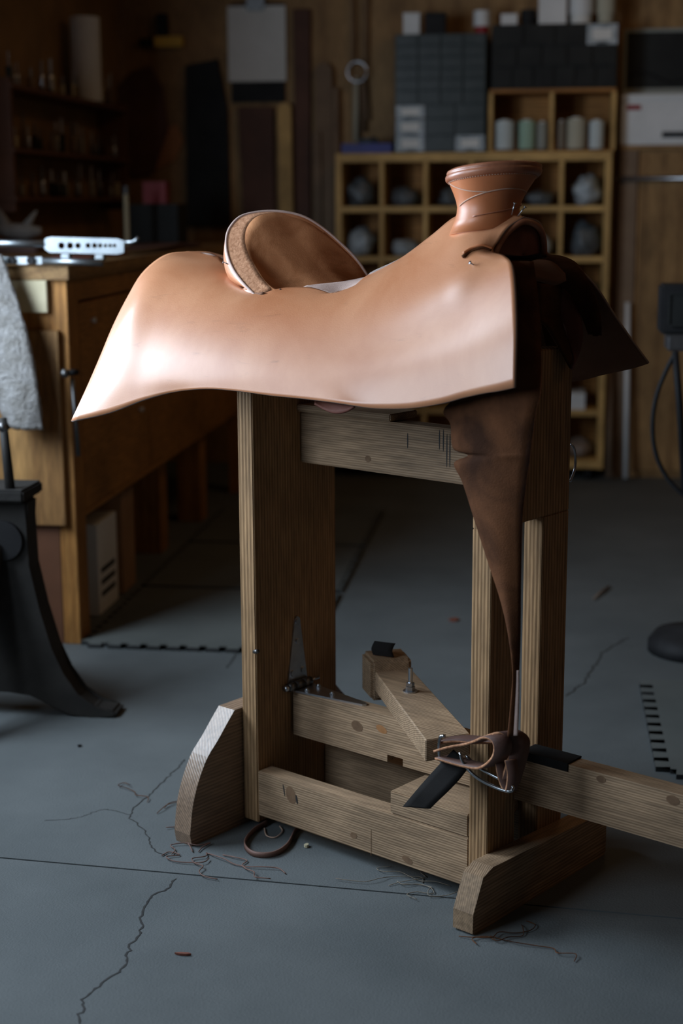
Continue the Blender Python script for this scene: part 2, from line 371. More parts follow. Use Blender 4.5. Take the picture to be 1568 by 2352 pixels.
# strap hinge: one leaf up the upright, one leaf out on the lever
hin = empty('strap_hinge'); hin.parent = ROOT
hz = .262
bm = bmesh.new(); prism(bm, [(.085, hz+.004), (.14, hz+.004), (.120, .39), (.113, .395), (.106, .39)], 0, T, T+.003); link('leaf', tomesh(bm, 'leaf'), 'steel', hin)
bm = bmesh.new(); prism(bm, [(T+.012, .088), (T+.012, .145), (.205, .121), (.211, .113), (.205, .108)], 2, zt, zt+.0035); link('leaf', tomesh(bm, 'leaf'), 'steel', hin)
tubeobj('hinge_pin', [(T+.010, .068, hz), (T+.010, .078, hz)], .006, 'steel', hin)
for a, b in ((.078, .095), (.097, .118), (.12, .14)): tubeobj('knuckle', [(T+.010, a, hz), (T+.010, b, hz)], .0085, 'dark_steel', hin)
tubeobj('hinge_pin', [(T+.010, .14, hz), (T+.010, .165, hz)], .003, 'steel', hin)
for y, z in ((.113, .384), (.113, .345), (.098, .285), (.128, .285)):
    tubeobj('screw', [(T+.003, y, z), (T+.0055, y, z)], .006, 'steel', hin, 12, False)
for x, y in ((.075, .1), (.075, .133), (.125, .115)):
    cyl('screw', (x, y, zt+.0035), .005, .004, 'steel', hin, 6); cyl('screw', (x, y, zt+.0035), .0028, .006, 'steel', hin, 8)
# cross arm on top of the lever
za, zc = .262, .300
c4 = [onz(866, 1550, zc), onz(951, 1544, zc), onz(1080, 1685, zc), onz(977, 1700, zc)]
d = (c4[3]-c4[0]); d = d/np.linalg.norm(d); far = [c4[0]-d*.03, c4[1]-d*.03]
bm = bmesh.new(); prism(bm, [tuple(p[:2]) for p in (far[0], far[1], c4[2], c4[3])], 2, za, zc)
bmesh.ops.bevel(bm, geom=bm.edges[:], offset=.002, segments=1, affect='EDGES')
arm = link('cross_arm', tomesh(bm, 'arm'), 'pineX', ROOT)
e0, e1 = far[0], far[1]
bm = bmesh.new(); q = [e0-d*.06-(e1-e0)*.15, e1-d*.06, e1+d*.012, e0+d*.012-(e1-e0)*.1]
prism(bm, [tuple(p[:2]) for p in q], 2, za-.02, zc+.022)
bmesh.ops.bevel(bm, geom=bm.edges[:], offset=.006, segments=2, affect='EDGES')
blk = link('arm_end_block', tomesh(bm, 'endblock'), 'pineX', arm)
cb = onz(942, 1588, zc)
bolt = empty('bolt'); bolt.parent = ROOT
cyl('threaded_rod', (cb[0], cb[1], zc-.01), .0042, .054, 'steel', bolt, 12)
cyl('washer', (cb[0], cb[1], zc), .0135, .002, 'steel', bolt, 20)
cyl('nut', (cb[0], cb[1], zc+.002), .0085, .008, 'steel', bolt, 6)
cyl('nut', (cb[0], cb[1], zc+.011), .0075, .006, 'steel', bolt, 6)
# black leather scrap at the far end of the arm
pc = e0*.5+e1*.5-d*.03
A = [pc+np.array([-.012, -.03, .0]), pc+np.array([-.016, -.03, .012]), pc+np.array([-.012, -.026, .026])]
B = [p+np.array([.04, .012, 0]) for p in A]
for p in A+B: p[2] += .024
strip('strap_end', A, B, .004, ['black_leather'], ROOT, bow=.0)
# strap with buckle at the near end of the arm
def rib(name, px, wd, th, mat, parent, axis=(0, 0, 1), n=40):
    P = resample(PV(*px), n); ax = np.array(axis, float); ax /= np.linalg.norm(ax)
    return sheet(name, np.array([P+ax*wd*(k-.5) for k in (0, .5, 1)]), th, mat, parent, rim=1, offset=0)
st = empty('arm_strap'); st.parent = ROOT
SM = ['strap_leather', 'suede']
rib('loop', [(1015, 1722, -.06), (1050, 1712, -.055), (1085, 1706, -.05), (1110, 1698, -.06), (1130, 1690, -.06), (1152, 1702, -.06), (1150, 1735, -.06), (1120, 1760, -.06), (1085, 1757, -.06), (1050, 1748, -.06), (1018, 1738, -.06)], .030, .004, SM, st, (.6, .8, .12))
rib('loop', [(1020, 1700, -.05), (1060, 1697, -.04), (1100, 1700, -.03), (1150, 1700, -.02), (1190, 1706, -.02)], .026, .004, SM, st, (.35, .9, .2))
rib('loop', [(1130, 1692, -.05), (1168, 1682, -.04), (1192, 1700, -.03), (1188, 1740, -.035), (1170, 1800, -.04)], .034, .005, SM, st, (.5, .8, 0))
rib('loop', [(1150, 1750, -.05), (1158, 1790, -.05), (1172, 1815, -.05), (1178, 1780, -.05), (1172, 1745, -.05)], .02, .004, SM, st, (.5, .8, 0))
a = PV((1040, 1722, -.055), (1000, 1765, -.07), (960, 1810, -.085), (924, 1853, -.09)); b = PV((1078, 1757, -.055), (1052, 1790, -.07), (1018, 1825, -.085), (985, 1858, -.09))
strip('strap_tail', a, b, .004, ['black_leather'], st)
tubeobj('buckle', resample(PV((1022, 1690, -.06), (1011, 1693, -.062), (1008, 1715, -.064), (1010, 1742, -.064), (1019, 1756, -.06), (1024, 1750, -.058)), 20), .0028, 'chrome', st)
tubeobj('d_ring', resample(PV((1056, 1728, -.065), (1064, 1752, -.065), (1090, 1782, -.065), (1130, 1805, -.06), (1170, 1818, -.055), (1176, 1805, -.05), (1140, 1785, -.045), (1095, 1760, -.045), (1070, 1735, -.05)), 40), .0028, 'chrome', st)
# flesh-coloured strip over the strap tail, paled to paint in the light on it
strip('strap_end', PV((1183, 1540, -.046), (1178, 1600, -.046), (1166, 1690, -.046)), PV((1190, 1540, -.046), (1190, 1600, -.046), (1187, 1690, -.046)), .003, ['seat'], st)
# knots, saw marks and stains in the timber
M['knot'] = noisy('knot_brown', (.13, .075, .04), (.22, .13, .07), 60, .7)
M['knot_red'] = noisy('knot_orange', (.34, .15, .05), (.42, .2, .08), 60, .7)
def knot(px, rx, rz_, v, rot, mat, name='knot'):
    c = onv(*px, v); bm = bmesh.new()
    pts = [(c[0]+rx*math.cos(a)*math.cos(rot)-rz_*math.sin(a)*math.sin(rot), c[2]+rx*math.cos(a)*math.sin(rot)+rz_*math.sin(a)*math.cos(rot)) for a in np.linspace(0, 2*math.pi, 15)[:-1]]
    prism(bm, pts, 1, v-.0004, v+.001); link(name, tomesh(bm, name), mat, ROOT)
knot((668, 1826), .012, .017, 0, .3, 'knot'); knot((681, 1836), .002, .009, -.0003, .2, 'crack', 'split'); knot((652, 1815), .0015, .012, 0, .2, 'crack', 'split')
knot((812, 1919), .008, .006, 0, .2, 'knot'); knot((935, 1975), .012, .006, 0, -.2, 'knot'); knot((852, 1935), .0009, .026, 0, 0, 'knot', 'saw_mark')
knot((876, 1675), .013, .007, .095, -.25, 'knot_red'); knot((820, 1668), .014, .010, .095, -.2, 'knot'); knot((845, 1054), .007, .006, .13, 0, 'knot'); knot((1380, 1790), .009, .006, .095, 0, 'knot'); knot((1545, 1838), .012, .008, .095, 0, 'knot')
for x, y, h_ in ((936, 1012, .014), (1009, 1010, .018), (1018, 1012, .020), (1026, 1035, .030), (1033, 1035, .030)): knot((x, y), .0012, h_, .13, 0, 'crack', 'stain')
knot((587, 1497), .004, .004, 0, 0, 'crack', 'nail_hole')
# small hardware on the uprights
tubeobj('nail', PV((584, 1497, -.002), (592, 1496, -.004)), .004, 'dark_steel', ROOT)
kn = onv(1240, 1330, .1); tubeobj('wood_screw', [onu(1229, 1328, .545), onu(1243, 1331, .56)], .004, 'steel', ROOT)
hp = [onu(1311, 1020, .55), onu(1318, 1030, .55), onu(1321, 1055, .55), onu(1319, 1080, .55), onu(1309, 1106, .55)]
rg = [np.array(p) for p in hp]; tubeobj('ring', resample(rg, 16), .0022, 'steel', ROOT)

# ================================================================== saddle
SAD = empty('saddle', (0, 0, 0), TH, 'unfinished natural tan leather western saddle, tall horn, on the timber stand', 'saddle')
VC = .115
VF = np.array([0, .22, .42, .60, .745, .865, .95, 1]); ZF = np.array([0, .035, .125, .26, .42, .61, .80, 1]); TT = np.linspace(0, 1, 8)
def col(top, bot, h=0.0):
    a, b = PV(top)[0], PV(bot)[0]
    vf = VF*(1-h)+TT*h; zf = ZF*(1-h)+TT*h
    return np.stack([a[0]+(b[0]-a[0])*TT, a[1]+(b[1]-a[1])*vf, a[2]+(b[2]-a[2])*zf], -1)
C0 = resample(PV((432, 577, .115), (400, 579, .075), (365, 592, .035), (330, 622, -.005), (300, 668, -.045), (258, 750, -.10), (213, 858, -.155), (163, 967, -.205)), 8)
cols = [C0,
    col((460, 580, .115), (250, 948, -.185)), col((500, 588, .115), (330, 918, -.168)),
    col((548, 640, .06), (400, 900, -.152), .15), col((590, 683, -.005), (475, 893, -.143), .3),
    col((620, 668, .0), (545, 898, -.135), .3), col((660, 660, .02), (620, 908, -.128), .3),
    col((715, 660, .03), (700, 916, -.122), .3), col((782, 678, .02), (780, 926, -.117), .28),
    col((815, 655, .065), (830, 934, -.111), .12), col((845, 631, .115), (872, 938, -.106), .3),
    col((920, 592, .115), (945, 937, -.10), .42), col((990, 540, .115), (1015, 926, -.095), .45), col((1045, 497, .115), (1060, 914, -.092), .4),
    PV((1095, 488, .115), (1078, 512, .08), (1062, 550, .045), (1058, 590, .015), (1065, 635, -.02), (1080, 700, -.052), (1095, 800, -.08), (1105, 904, -.09)),
    PV((1150, 487, .115), (1128, 512, .085), (1108, 548, .05), (1098, 578, .022), (1117, 600, -.002), (1135, 645, -.035), (1145, 760, -.07), (1148, 897, -.088)),
    PV((1203, 497, .115), (1168, 520, .085), (1145, 552, .062), (1133, 577, .045), (1160, 588, .01), (1177, 620, -.025), (1184, 745, -.068), (1181, 890, -.086))]
def grid(cols, n=6):
    G = np.array(cols)
    for it in range(14):
        H = G.copy()
        for i in range(2, len(G)-1):
            for k in range(1 if i < len(G)-3 else 5, 7):
                ww = min(1, k/3)*.6
                H[i, k] = G[i, k]*(1-ww)+ww*.5*(G[i-1, k]+G[i+1, k])
        G = H
    G = G.copy()                                   # columns x rows x 3
    G = np.array([spline(c, n) for c in G])              # refine rows
    G = np.array([spline(G[:, k], n) for k in range(G.shape[1])])   # refine columns
    return G                                             # rows x columns x 3
near = grid(cols)
mir = lambda G: G*np.array([1, -1, 1]) + np.array([0, 2*VC, 0])
far_cols = [mir(c) for c in cols]
far_cols[-1] = PV((1203, 497, .115), (1238, 508, .145), (1252, 538, .175), (1255, 578, .19), (1310, 600, .215), (1365, 650, .245), (1425, 740, .28), (1491, 832, .316))
far_cols[-2] = far_cols[-2]*.35 + (far_cols[-3]*.5+far_cols[-1]*.5)*.65
far = grid(far_cols)
o = sheet('seat_leather', [near, far], .0048, ['veg_tan', 'flesh', 'veg_edge'], SAD, rim=2, inner=1)
o['label'] = 'pale tan leather sheet with flaring flaps'
# crease line and slit near the fork
tubeobj('slit', resample(PV((1062, 590, .008), (1080, 577, .02), (1105, 568, .028), (1128, 573, .04)), 20), .0028, 'dark_leather', SAD)
tubeobj('slit_edge', resample(PV((1064, 581, .010), (1082, 570, .02), (1107, 563, .028), (1131, 570, .04)), 20), .0022, 'horn', SAD)
# fork (swell) face seen under the cut edge
rimA = resample(PV((1136, 584, .055), (1148, 556, .07), (1170, 527, .09), (1203, 506, .115), (1234, 516, .143), (1248, 542, .168), (1251, 582, .182)), 40)
cen = PV((1195, 588, .115))[0]
G = np.array([rimA*(1-t)+cen*t + np.array([.012*math.sin(math.pi*t/2), 0, 0])-np.array([.006, 0, 0]) for t in np.linspace(0, 1, 8)])
fk = sheet('fork_face', G, .004, ['rust_leather'], SAD)
tubeobj('fork_welt', rimA-np.array([.001, 0, .002]), .0055, 'horn_rim', SAD)
# body of the fork and tree below the leather
def tree_sec(pts, u0, u1, name, mat):
    bm = bmesh.new(); prism(bm, pts, 0, u0, u1); return link(name, tomesh(bm, name), mat, SAD)
tree_sec([(.05, 1.075), (.18, 1.075), (.235, .99), (.245, .90), (.22, .90), (.19, .97), (.15, 1.0), (.08, 1.0), (.04, .97), (.01, .90), (-.015, .90), (-.005, .99)], .40, .525, 'fork_arch', 'dark_leather')
tree_sec([(-.01, .93), (.03, .97), (.045, .95), (.01, .88), (-.03, .86)], -.10, .50, 'tree_bar', 'dark_leather')
tree_sec([(.24, .93), (.20, .97), (.185, .95), (.22, .88), (.26, .86)], -.10, .50, 'tree_bar', 'dark_leather')
# rigging leather: hangs in front of the right upright and tapers into a strap
A = PV((1150, 598, .02), (1140, 700, -.01), (1120, 850, -.045), (1022, 935, -.05), (1034, 975, -.05), (1040, 1030, -.048), (1074, 1046, -.047), (1042, 1064, -.047), (1062, 1110, -.046), (1092, 1205, -.044), (1122, 1298, -.043), (1150, 1385, -.042), (1170, 1475, -.041), (1181, 1545, -.04), (1174, 1620, -.04), (1166, 1688, -.04))
B = PV((1225, 600, .05), (1238, 700, .015), (1243, 820, -.02), (1240, 900, -.04), (1230, 945, -.045), (1219, 1030, -.045), (1217, 1046, -.045), (1215, 1064, -.044), (1208, 1110, -.043), (1199, 1200, -.042), (1197, 1300, -.04), (1196, 1390, -.04), (1195, 1480, -.04), (1192, 1550, -.04), (1190, 1620, -.04), (1187, 1688, -.04))
G = []
for k in range(9):
    t = k/8; g = spline(A*(1-t)+B*t, 6); g[:, 1] -= .012*math.sin(math.pi*t); G.append(g)
rg = sheet('rigging_leather', np.array(G), .0045, ['dark_leather', 'dark_leather', 'suede'], SAD, rim=2)
rg['label'] = 'long dark brown leather piece tapering to a strap'
# gullet side pieces
sk = strip('fork_skirt', PV((1248, 583, .185), (1292, 588, .20), (1326, 606, .215), (1352, 645, .23), (1367, 692, .24), (1372, 735, .245), (1364, 772, .245)),
      PV((1215, 598, .14), (1232, 612, .15), (1262, 640, .17), (1300, 668, .19), (1322, 700, .20), (1338, 735, .215), (1350, 768, .23)), .004, ['dark_leather', 'dark_leather', 'suede'], SAD, rim=2, bow=.02)
strip('suede_patch', PV((1205, 606, .10), (1235, 596, .12), (1270, 602, .14), (1298, 628, .16)), PV((1222, 640, .10), (1250, 648, .12), (1275, 655, .14), (1300, 645, .16)), .003, ['flesh'], SAD)
strip('stirrup_leather', PV((1290, 652, .20), (1286, 727, .20), (1300, 780, .20), (1319, 821, .20), (1313, 848, .20)), PV((1304, 668, .21), (1326, 708, .21), (1337, 756, .21), (1334, 800, .21), (1315, 850, .21)), .004, ['rust_leather'], SAD)
strip('gullet_strap', PV((1228, 650, .13), (1233, 728, .14), (1253, 745, .15), (1280, 790, .17), (1311, 845, .19)), PV((1292, 655, .19), (1288, 700, .19), (1290, 735, .19), (1306, 785, .195), (1316, 835, .197)), .004, ['dark_leather'], SAD)
# keeper under the near flap
strip('keeper', PV((722, 925, -.10), (745, 941, -.10), (770, 949, -.10), (795, 944, -.10), (812, 932, -.10)), PV((722, 915, -.09), (745, 918, -.09), (770, 920, -.09), (795, 922, -.09), (812, 924, -.09)), .004, ['rust_leather'], SAD)
# ---- cantle
rim = PV((590, 683, -.012), (558, 650, -.002), (535, 618, .012), (522, 583, .03), (520, 548, .047), (530, 520, .062), (556, 496, .085), (604, 486, .115), (652, 487, .14), (700, 499, .165), (745, 527, .19), (790, 566, .213), (822, 600, .228), (848, 640, .24))
inn = PV((622, 662, .004), (600, 638, .016), (583, 610, .028), (569, 583, .042), (561, 552, .056), (566, 522, .07), (587, 498, .09), (618, 490, .115), (652, 490, .14), (697, 501, .165), (742, 529, .19), (787, 568, .213), (819, 602, .228), (845, 641, .24))
N = 80
R_, I_ = resample(rim, N), resample(inn, N)
# match by parameter, not by length
R_ = spline(rim, 6); I_ = spline(inn, 6)
I_ = I_ + np.array([.0015, 0, 0])
sheet('cantle_band', np.array([R_*(1-t)+I_*t for t in np.linspace(0, 1, 5)]), .003, ['suede'], SAD)
hole_near = PV((622, 668, .0), (660, 660, .02), (715, 660, .03), (782, 678, .02))
n = len(I_)
s = np.linspace(0, 1, n)
# target curve on the seat: swings round from the near side to the far side
uc = .17+.07*np.sin(np.pi*s); 
tv = .035+(.195-.035)*s
tz = 1.000-.012*np.sin(np.pi*s)
tgt = np.stack([uc, tv, tz], -1)
G = []
for t in np.linspace(0, 1, 16):
    g = I_*(1-t)+tgt*t
    dep = math.sin(math.pi*min(1, t*1.0))*.034*np.sin(np.pi*s)[:, None]**.6
    g = g + np.array([-.8, 0, -.75])*dep
    G.append(g)
sheet('cantle_dish', np.array(G), .003, ['dish'], SAD)
bk = R_.copy(); bkb = R_.copy(); bkb[:, 0] = bkb[:, 0]*.35-.045+.1*0; bkb[:, 2] = 1.02; bkb[:, 1] = VC+(bkb[:, 1]-VC)*.9
bkb[:, 0] = np.where(R_[:, 0] > .05, R_[:, 0]-.03, R_[:, 0]+.01)
G = []
for t in np.linspace(0, 1, 8): G.append(bk*(1-t)+bkb*t + np.array([-.012*math.sin(math.pi*t), 0, 0]))
cb_ = sheet('cantle_back', np.array(G), .0045, ['veg_tan'], SAD, offset=0)
tubeobj('cantle_edge', R_, .0026, 'seat', SAD, 8)
# seat pad in front of the dish
e_near = PV((690, 661, .03), (735, 667, .025), (782, 681, .018), (815, 659, .06), (848, 636, .108))
e_far = PV((705, 655, .06), (742, 651, .085), (780, 647, .115), (815, 641, .135), (850, 633, .15))
sheet('seat_pad', np.array([spline(e_near*(1-t)+e_far*t, 5) for t in np.linspace(0, 1, 7)]), .003, ['seat'], SAD)
# ---- horn
base = PV((1119, 497, VC))[0]; top = PV((1131, 402, VC))[0]
tilt = Matrix.Translation(Vector(base)) @ Matrix.Rotation(math.radians(-7), 4, 'Y') @ Matrix.Rotation(math.radians(-3), 4, 'X')
hh = (top-base)[2]
SH = Matrix.Identity(4); SH[0][2] = .26; tilt = tilt @ SH
prof = [(.060, -.03), (.0545, -.006), (.0525, .008), (.0530, .020), (.0565, .032), (.0625, .046), (.0690, .059), (.0735, .068), (.0740, .070)]
k = .078/.078
horn = lathe('horn', [(r*.98, z*hh/.077) for r, z in prof], 'horn', SAD, 56, M4=tilt)
zr = hh*.93
capp = [(.060, zr-.004), (.0745, zr-.004), (.0775, zr-.001), (.0785, zr+.003), (.0775, zr+.0065), (.0755, zr+.0075), (.0775, zr+.0095), (.0765, zr+.0125), (.072, zr+.015), (.05, zr+.016), (.02, zr+.0165)]
cap = lathe('horn_cap', capp, 'horn_rim', horn, 64, M4=tilt)
def on_horn(phi, z, dr=.0006):
    zz = z*hh/.077; r = np.interp(z, [p[1] for p in prof], [p[0] for p in prof])*.98+dr
    return tilt @ Vector((r*math.cos(phi), r*math.sin(phi), zz))
# angles: camera sits at about -46 deg in stand coordinates
def seam(p0, p1, z0, z1, sag, name='wrap_seam', r=.0011, mat='horn_rim'):
    P = [on_horn(math.radians(p0+(p1-p0)*i/24), z0+(z1-z0)*i/24+sag*math.sin(math.pi*i/24)) for i in range(25)]
    return tubeobj(name, P, r, mat, horn, 6)
seam(-135, -55, .064, .037, -.006, mat='thread', r=.0009); seam(-120, 40, .020, .036, .012, mat='thread', r=.0009); seam(-80, 60, -.004, .024, -.004)
st_ = bmesh.new()
for i in range(60):
    ph = math.radians(-150+i*3.6); a = on_horn(ph, .0655, .0015); b = on_horn(ph+.03, .0655, .0015); tube(st_, [a, b], .0007, 5)
tag(link('stitching', tomesh(st_, 'st'), 'thread', horn), kind='stuff')
# nails
def nail(px, v, dirv, ln=.014):
    p = PV((*px, v))[0]; q = p+np.array(dirv)*ln
    nl = tubeobj('nail', [p-np.array(dirv)*.004, q], .0011, 'steel', SAD, 6); tubeobj('nail_head', [q, q+np.array(dirv)*.0012], .0028, 'steel', nl, 10)
nail((1092, 612), -.002, (-.3, -.8, .5), .012); nail((1176, 488), .10, (.35, -.1, .9), .016); nail((1192, 492), .11, (.6, .1, .7), .016)
nail((524, 607), .02, (-.6, -.6, .4), .01); nail((645, 670), .012, (0, -.6, .8), .004); nail((780, 677), .02, (0, -.6, .8), .003)

# ================================================================== background
def bpx(name, x0, y0, x1, y1, Y, depth, mat, parent=None, bev=.0015):
    a, b = wy(x0, y1, Y), wy(x1, y0, Y)
    return box(name, (a[0], Y, a[2]), (b[0], Y+depth, b[2]), mat, parent, bev)
YB = RY1; YC = YB-.30
def place(root_name, label, cat, group=None, loc=(0, 0, 0)): return empty(root_name, (0, 0, 0), 0, label, cat, group)
# ---- cubby shelf
CUB = place('cubby_shelf', 'yellow pine cubby shelf with square openings against the back wall', 'shelf')
vx = [778, 876, 976, 1080, 1183, 1285, 1391]; hy = [360, 480, 596, 712, 829, 946, 1062]
VX = [float(wy(x, 600, YC)[0]) for x in vx]; HZ = [float(wy(1080, y, YC)[2]) for y in hy]
tb = .013
def xr(x): return (x-tb*.75, x+tb*.75)
for i in (0, 6): box('side_panel', (VX[i]-tb, YC, HZ[6]-.02), (VX[i]+tb, YB-.01, HZ[0]+.018), 'yellowZ', CUB)
for j in range(7): box('shelf_board', (VX[0]+tb, YC+.001, HZ[j]-(.018 if j in (0, 6) else .012)), (VX[6]-tb, YB-.012, HZ[j]+(.018 if j in (0, 6) else .012)), 'yellowX', CUB)
for i in range(1, 6):
    for j in range(6): box('divider', (VX[i]-.009, YC+.002, HZ[j+1]+.0125), (VX[i]+.009, YB-.012, HZ[j]-(.0185 if j == 0 else .0125)), 'yellowZ', CUB)
box('back_panel', (VX[0]+tb, YB-.011, HZ[6]), (VX[6]-tb, YB-.001, HZ[0]), 'orangeX', CUB)
for x in (VX[0]+.05, VX[6]-.05):
    for y in (YC+.05, YB-.06):
        tubeobj('caster', [(x-.012, y, .022), (x+.012, y, .022)], .022, 'black', CUB, 16, False)
def blob(name, c, r, mat, seed, squ=(1, 1, 1), amp=.25, parent=None):
    rs = random.Random(seed); bm = bmesh.new(); bmesh.ops.create_icosphere(bm, subdivisions=3, radius=1)
    import mathutils
    for v in bm.verts:
        n = mathutils.noise.noise(v.co*1.7+Vector((seed*3.1, 0, seed))); n2 = mathutils.noise.noise(v.co*5+Vector((seed, seed, 0)))
        v.co *= 1+amp*n+amp*.5*n2; v.co = Vector([v.co[i]*squ[i]*r for i in range(3)])
    zm = min(v.co.z for v in bm.verts)
    for v in bm.verts: v.co.z = max(v.co.z, zm*.7)
    for v in bm.verts: v.co += Vector((c[0], c[1], c[2]-zm*.7))
    return link(name, tomesh(bm, name, True), mat, parent)
M['bag_clear'] = noisy('clear_plastic_bag', (.16, .20, .22), (.50, .56, .60), 22, .22, 1.0, 40, spec=.8, dist=.01)
M['bag_dark'] = noisy('dark_plastic_bag', (.03, .035, .04), (.14, .17, .19), 22, .25, 1.0, 40, spec=.8, dist=.01)
M['bag_pink'] = noisy('brown_parts_bag', (.14, .09, .06), (.3, .24, .2), 22, .35, 1.0, 40, spec=.6, dist=.01)
ordc = ['leftmost', 'second', 'third', 'fourth', 'fifth', 'rightmost']; ordr = ['top', 'second', 'third', 'fourth', 'fifth', 'bottom']
cells = [(0, 0, 'bag_dark', .8), (0, 1, 'bag_dark', .55), (0, 2, 'bag_dark', .5), (0, 3, 'bag_dark', .4), (0, 4, 'bag_dark', .42), (0, 5, 'bag_clear', .85),
         (1, 0, 'bag_clear', .8), (1, 1, 'bag_clear', .5), (1, 4, 'bag_clear', .55), (1, 5, 'bag_dark', .95), (2, 5, 'bag_dark', .8), (3, 5, 'bag_dark', .7), (4, 0, 'bag_dark', .5), (4, 1, 'bag_pink', .5), (5, 5, 'bag_pink', .5)]
for j, i, m, h in cells:
    cx = (VX[i]+VX[i+1])/2; z0 = HZ[j+1]+.0185 if j == 5 else HZ[j+1]+.0125
    hh_ = (HZ[j]-HZ[j+1]-.03)*h
    colr = {'bag_dark': 'dark glossy', 'bag_clear': 'clear crinkled', 'bag_pink': 'brown tinted'}[m]
    o = blob('parts_bag', (cx+.01*((i*7+j*3) % 3-1), YC+.11, z0), .075, m, i*5+j*11+2, (.8, .9, hh_/.15/1.05), .25)
    tag(o, f'{colr} bag of parts in the {ordr[j]} row of the cubby shelf, {ordc[i]} opening', 'bag')
zb = HZ[5]+.0125
o = box('parts_box', (VX[5]+.02, YC+.02, zb), (VX[5]+.12, YC+.2, zb+.07), 'white'); tag(o, 'pale box in the fifth row of the cubby shelf, rightmost opening', 'box')
zb = HZ[6]+.0185
# ---- two-bay shelf with thread spools, on the cubby shelf
zt_ = HZ[0]+.018
SH2 = place('small_shelf', 'small orange wood two-bay shelf holding thread spools on the cubby shelf', 'shelf')
def X_(x, Y=None): return float(wy(x, 300, Y or YC)[0])
def Z_(y, Y=None): return float(wy(1100, y, Y or YC)[2])
xa, xb = X_(1122), X_(1412); ztop = Z_(205)
box('top_board', (xa, YC+.02, ztop-.014), (xb, YB-.03, ztop), 'orangeX', SH2)
box('bottom_board', (xa, YC+.02, zt_+.0005), (xb, YB-.03, zt_+.006), 'orangeX', SH2)
for x in (X_(1122)+.006, X_(1266), X_(1412)-.006): box('upright_board', (x-.0085, YC+.022, zt_+.006), (x+.0085, YB-.03, ztop-.0145), 'yellowZ', SH2)
box('back_board', (xa, YB-.029, zt_+.001), (xb, YB-.015, ztop), 'orangeX', SH2)
for x0, x1, y0, cnm, lb in ((1136, 1180, 274, 'white', 'pale blue-white thread spool, leftmost on the small shelf'), (1190, 1229, 274, 'green', 'pale green thread spool on the small shelf'),
        (1233, 1257, 278, 'grey', 'narrow grey spool left of the small shelf divider'), (1280, 1298, 276, 'brown', 'narrow brown spool right of the small shelf divider'),
        (1302, 1346, 270, 'beige', 'wide beige thread spool in the right bay of the small shelf'), (1354, 1388, 276, 'white', 'pale white thread spool, rightmost on the small shelf')):
    r = (X_(x1)-X_(x0))/2; cx = (X_(x0)+X_(x1))/2; z1 = Z_(y0)
    e = empty('thread_spool', (0, 0, 0), 0, lb, 'spool', 'thread spools on the small shelf')
    cyl('winding', (cx, YC+.07, zt_+.012), r, z1-zt_-.018, 'sp_'+cnm, e, 20)
    cyl('base', (cx, YC+.07, zt_+.0065), r*.9, .006, 'black', e, 16); cyl('tip', (cx, YC+.07, z1-.006), r*.5, .006, 'paper', e, 12)
# ---- small-parts organisers
def organiser(label, x0, y0, x1, y1, z0, rows, body, Yf, depth, white=()):
    e = empty('parts_organiser', (0, 0, 0), 0, label, 'cabinet', 'small parts drawer cabinets')
    a, b = X_(x0, Yf), X_(x1, Yf); z1 = Z_(y0, Yf)
    th = .006
    box('housing', (a, Yf+.012, z0), (b, Yf+depth, z1), body, e)
    H = (z1-z0-th)/sum(h for h, n in rows); z = z1-th/2
    for ri, (h, n) in enumerate(rows):
        zz = z-h*H
        for k in range(n):
            w_ = (b-a-th)/n; xx = a+th/2+k*w_
            m_ = ('glassy' if body == 'drawer_green' else 'drawer_black') if (ri, k) not in white else 'bag_clear'
            dr = box('drawer', (xx+.002, Yf, zz+.002), (xx+w_-.002, Yf+.0115, z-.002), m_, e, .001)
            box('pull', (xx+w_*.35, Yf-.006, zz+.004), (xx+w_*.65, Yf-.0005, zz+.010), 'drawer_black' if body == 'drawer_black' else 'glassy', dr, .001)
            if (ri, k) in white: box('label_card', (xx+w_*.2, Yf-.001, zz+h*H*.25), (xx+w_*.8, Yf-.0003, zz+h*H*.75), 'paper', dr, 0)
        z = zz
    return e
organiser('tall grey-green drawer cabinet standing on the left of the cubby shelf', 906, 75, 1115, 345, zt_+.0005,
          [(1, 4), (1, 4), (1, 4), (1, 4), (1, 4), (1.25, 4), (1.25, 3), (1.5, 3), (1.5, 3)], 'drawer_green', YC+.0, .2, {(6, 0), (7, 0), (8, 0), (8, 2)})
organiser('low black drawer cabinet on top of the small orange shelf', 1126, 57, 1414, 203, ztop+.0005, [(1, 4), (1, 5), (1, 6)], 'drawer_black', YC+.03, .18, {(0, 3)})
# ---- tubs and boxes on the cabinets
zg, zk = Z_(75, YC), Z_(57, YC+.03)
def tub(label, cat, x0, x1, y0, zbase, mats, Y, round_=False, name=None):
    a, b = X_(x0, Y), X_(x1, Y); z1 = Z_(y0, Y)
    e = empty(name or cat.replace(' ', '_'), (0, 0, 0), 0, label, cat)
    if round_:
        cyl('body', ((a+b)/2, Y+.05, zbase+.0005), (b-a)/2*.85, (z1-zbase)*.35, mats[0], e, 20); cyl('lid', ((a+b)/2, Y+.05, zbase+(z1-zbase)*.35), (b-a)/2, (z1-zbase)*.65, mats[1], e, 20)
    else:
        box('body', (a, Y, zbase+.0005), (b, Y+.09, zbase+(z1-zbase)*.85), mats[0], e); box('lid', (a-.001, Y-.001, zbase+(z1-zbase)*.85), (b+.001, Y+.091, z1), mats[1], e)
tub('small pale box, leftmost on the tall grey-green cabinet', 'box', 925, 962, 26, zg, ('white', 'white'), YC+.05)
tub('black box on the tall grey-green cabinet beside the pale box', 'box', 974, 1020, 26, zg, ('black', 'black'), YC+.05)
tub('white cup with a red foot on the tall grey-green cabinet', 'cup', 1083, 1120, 22, zg, ('red', 'white'), YC+.05, True)
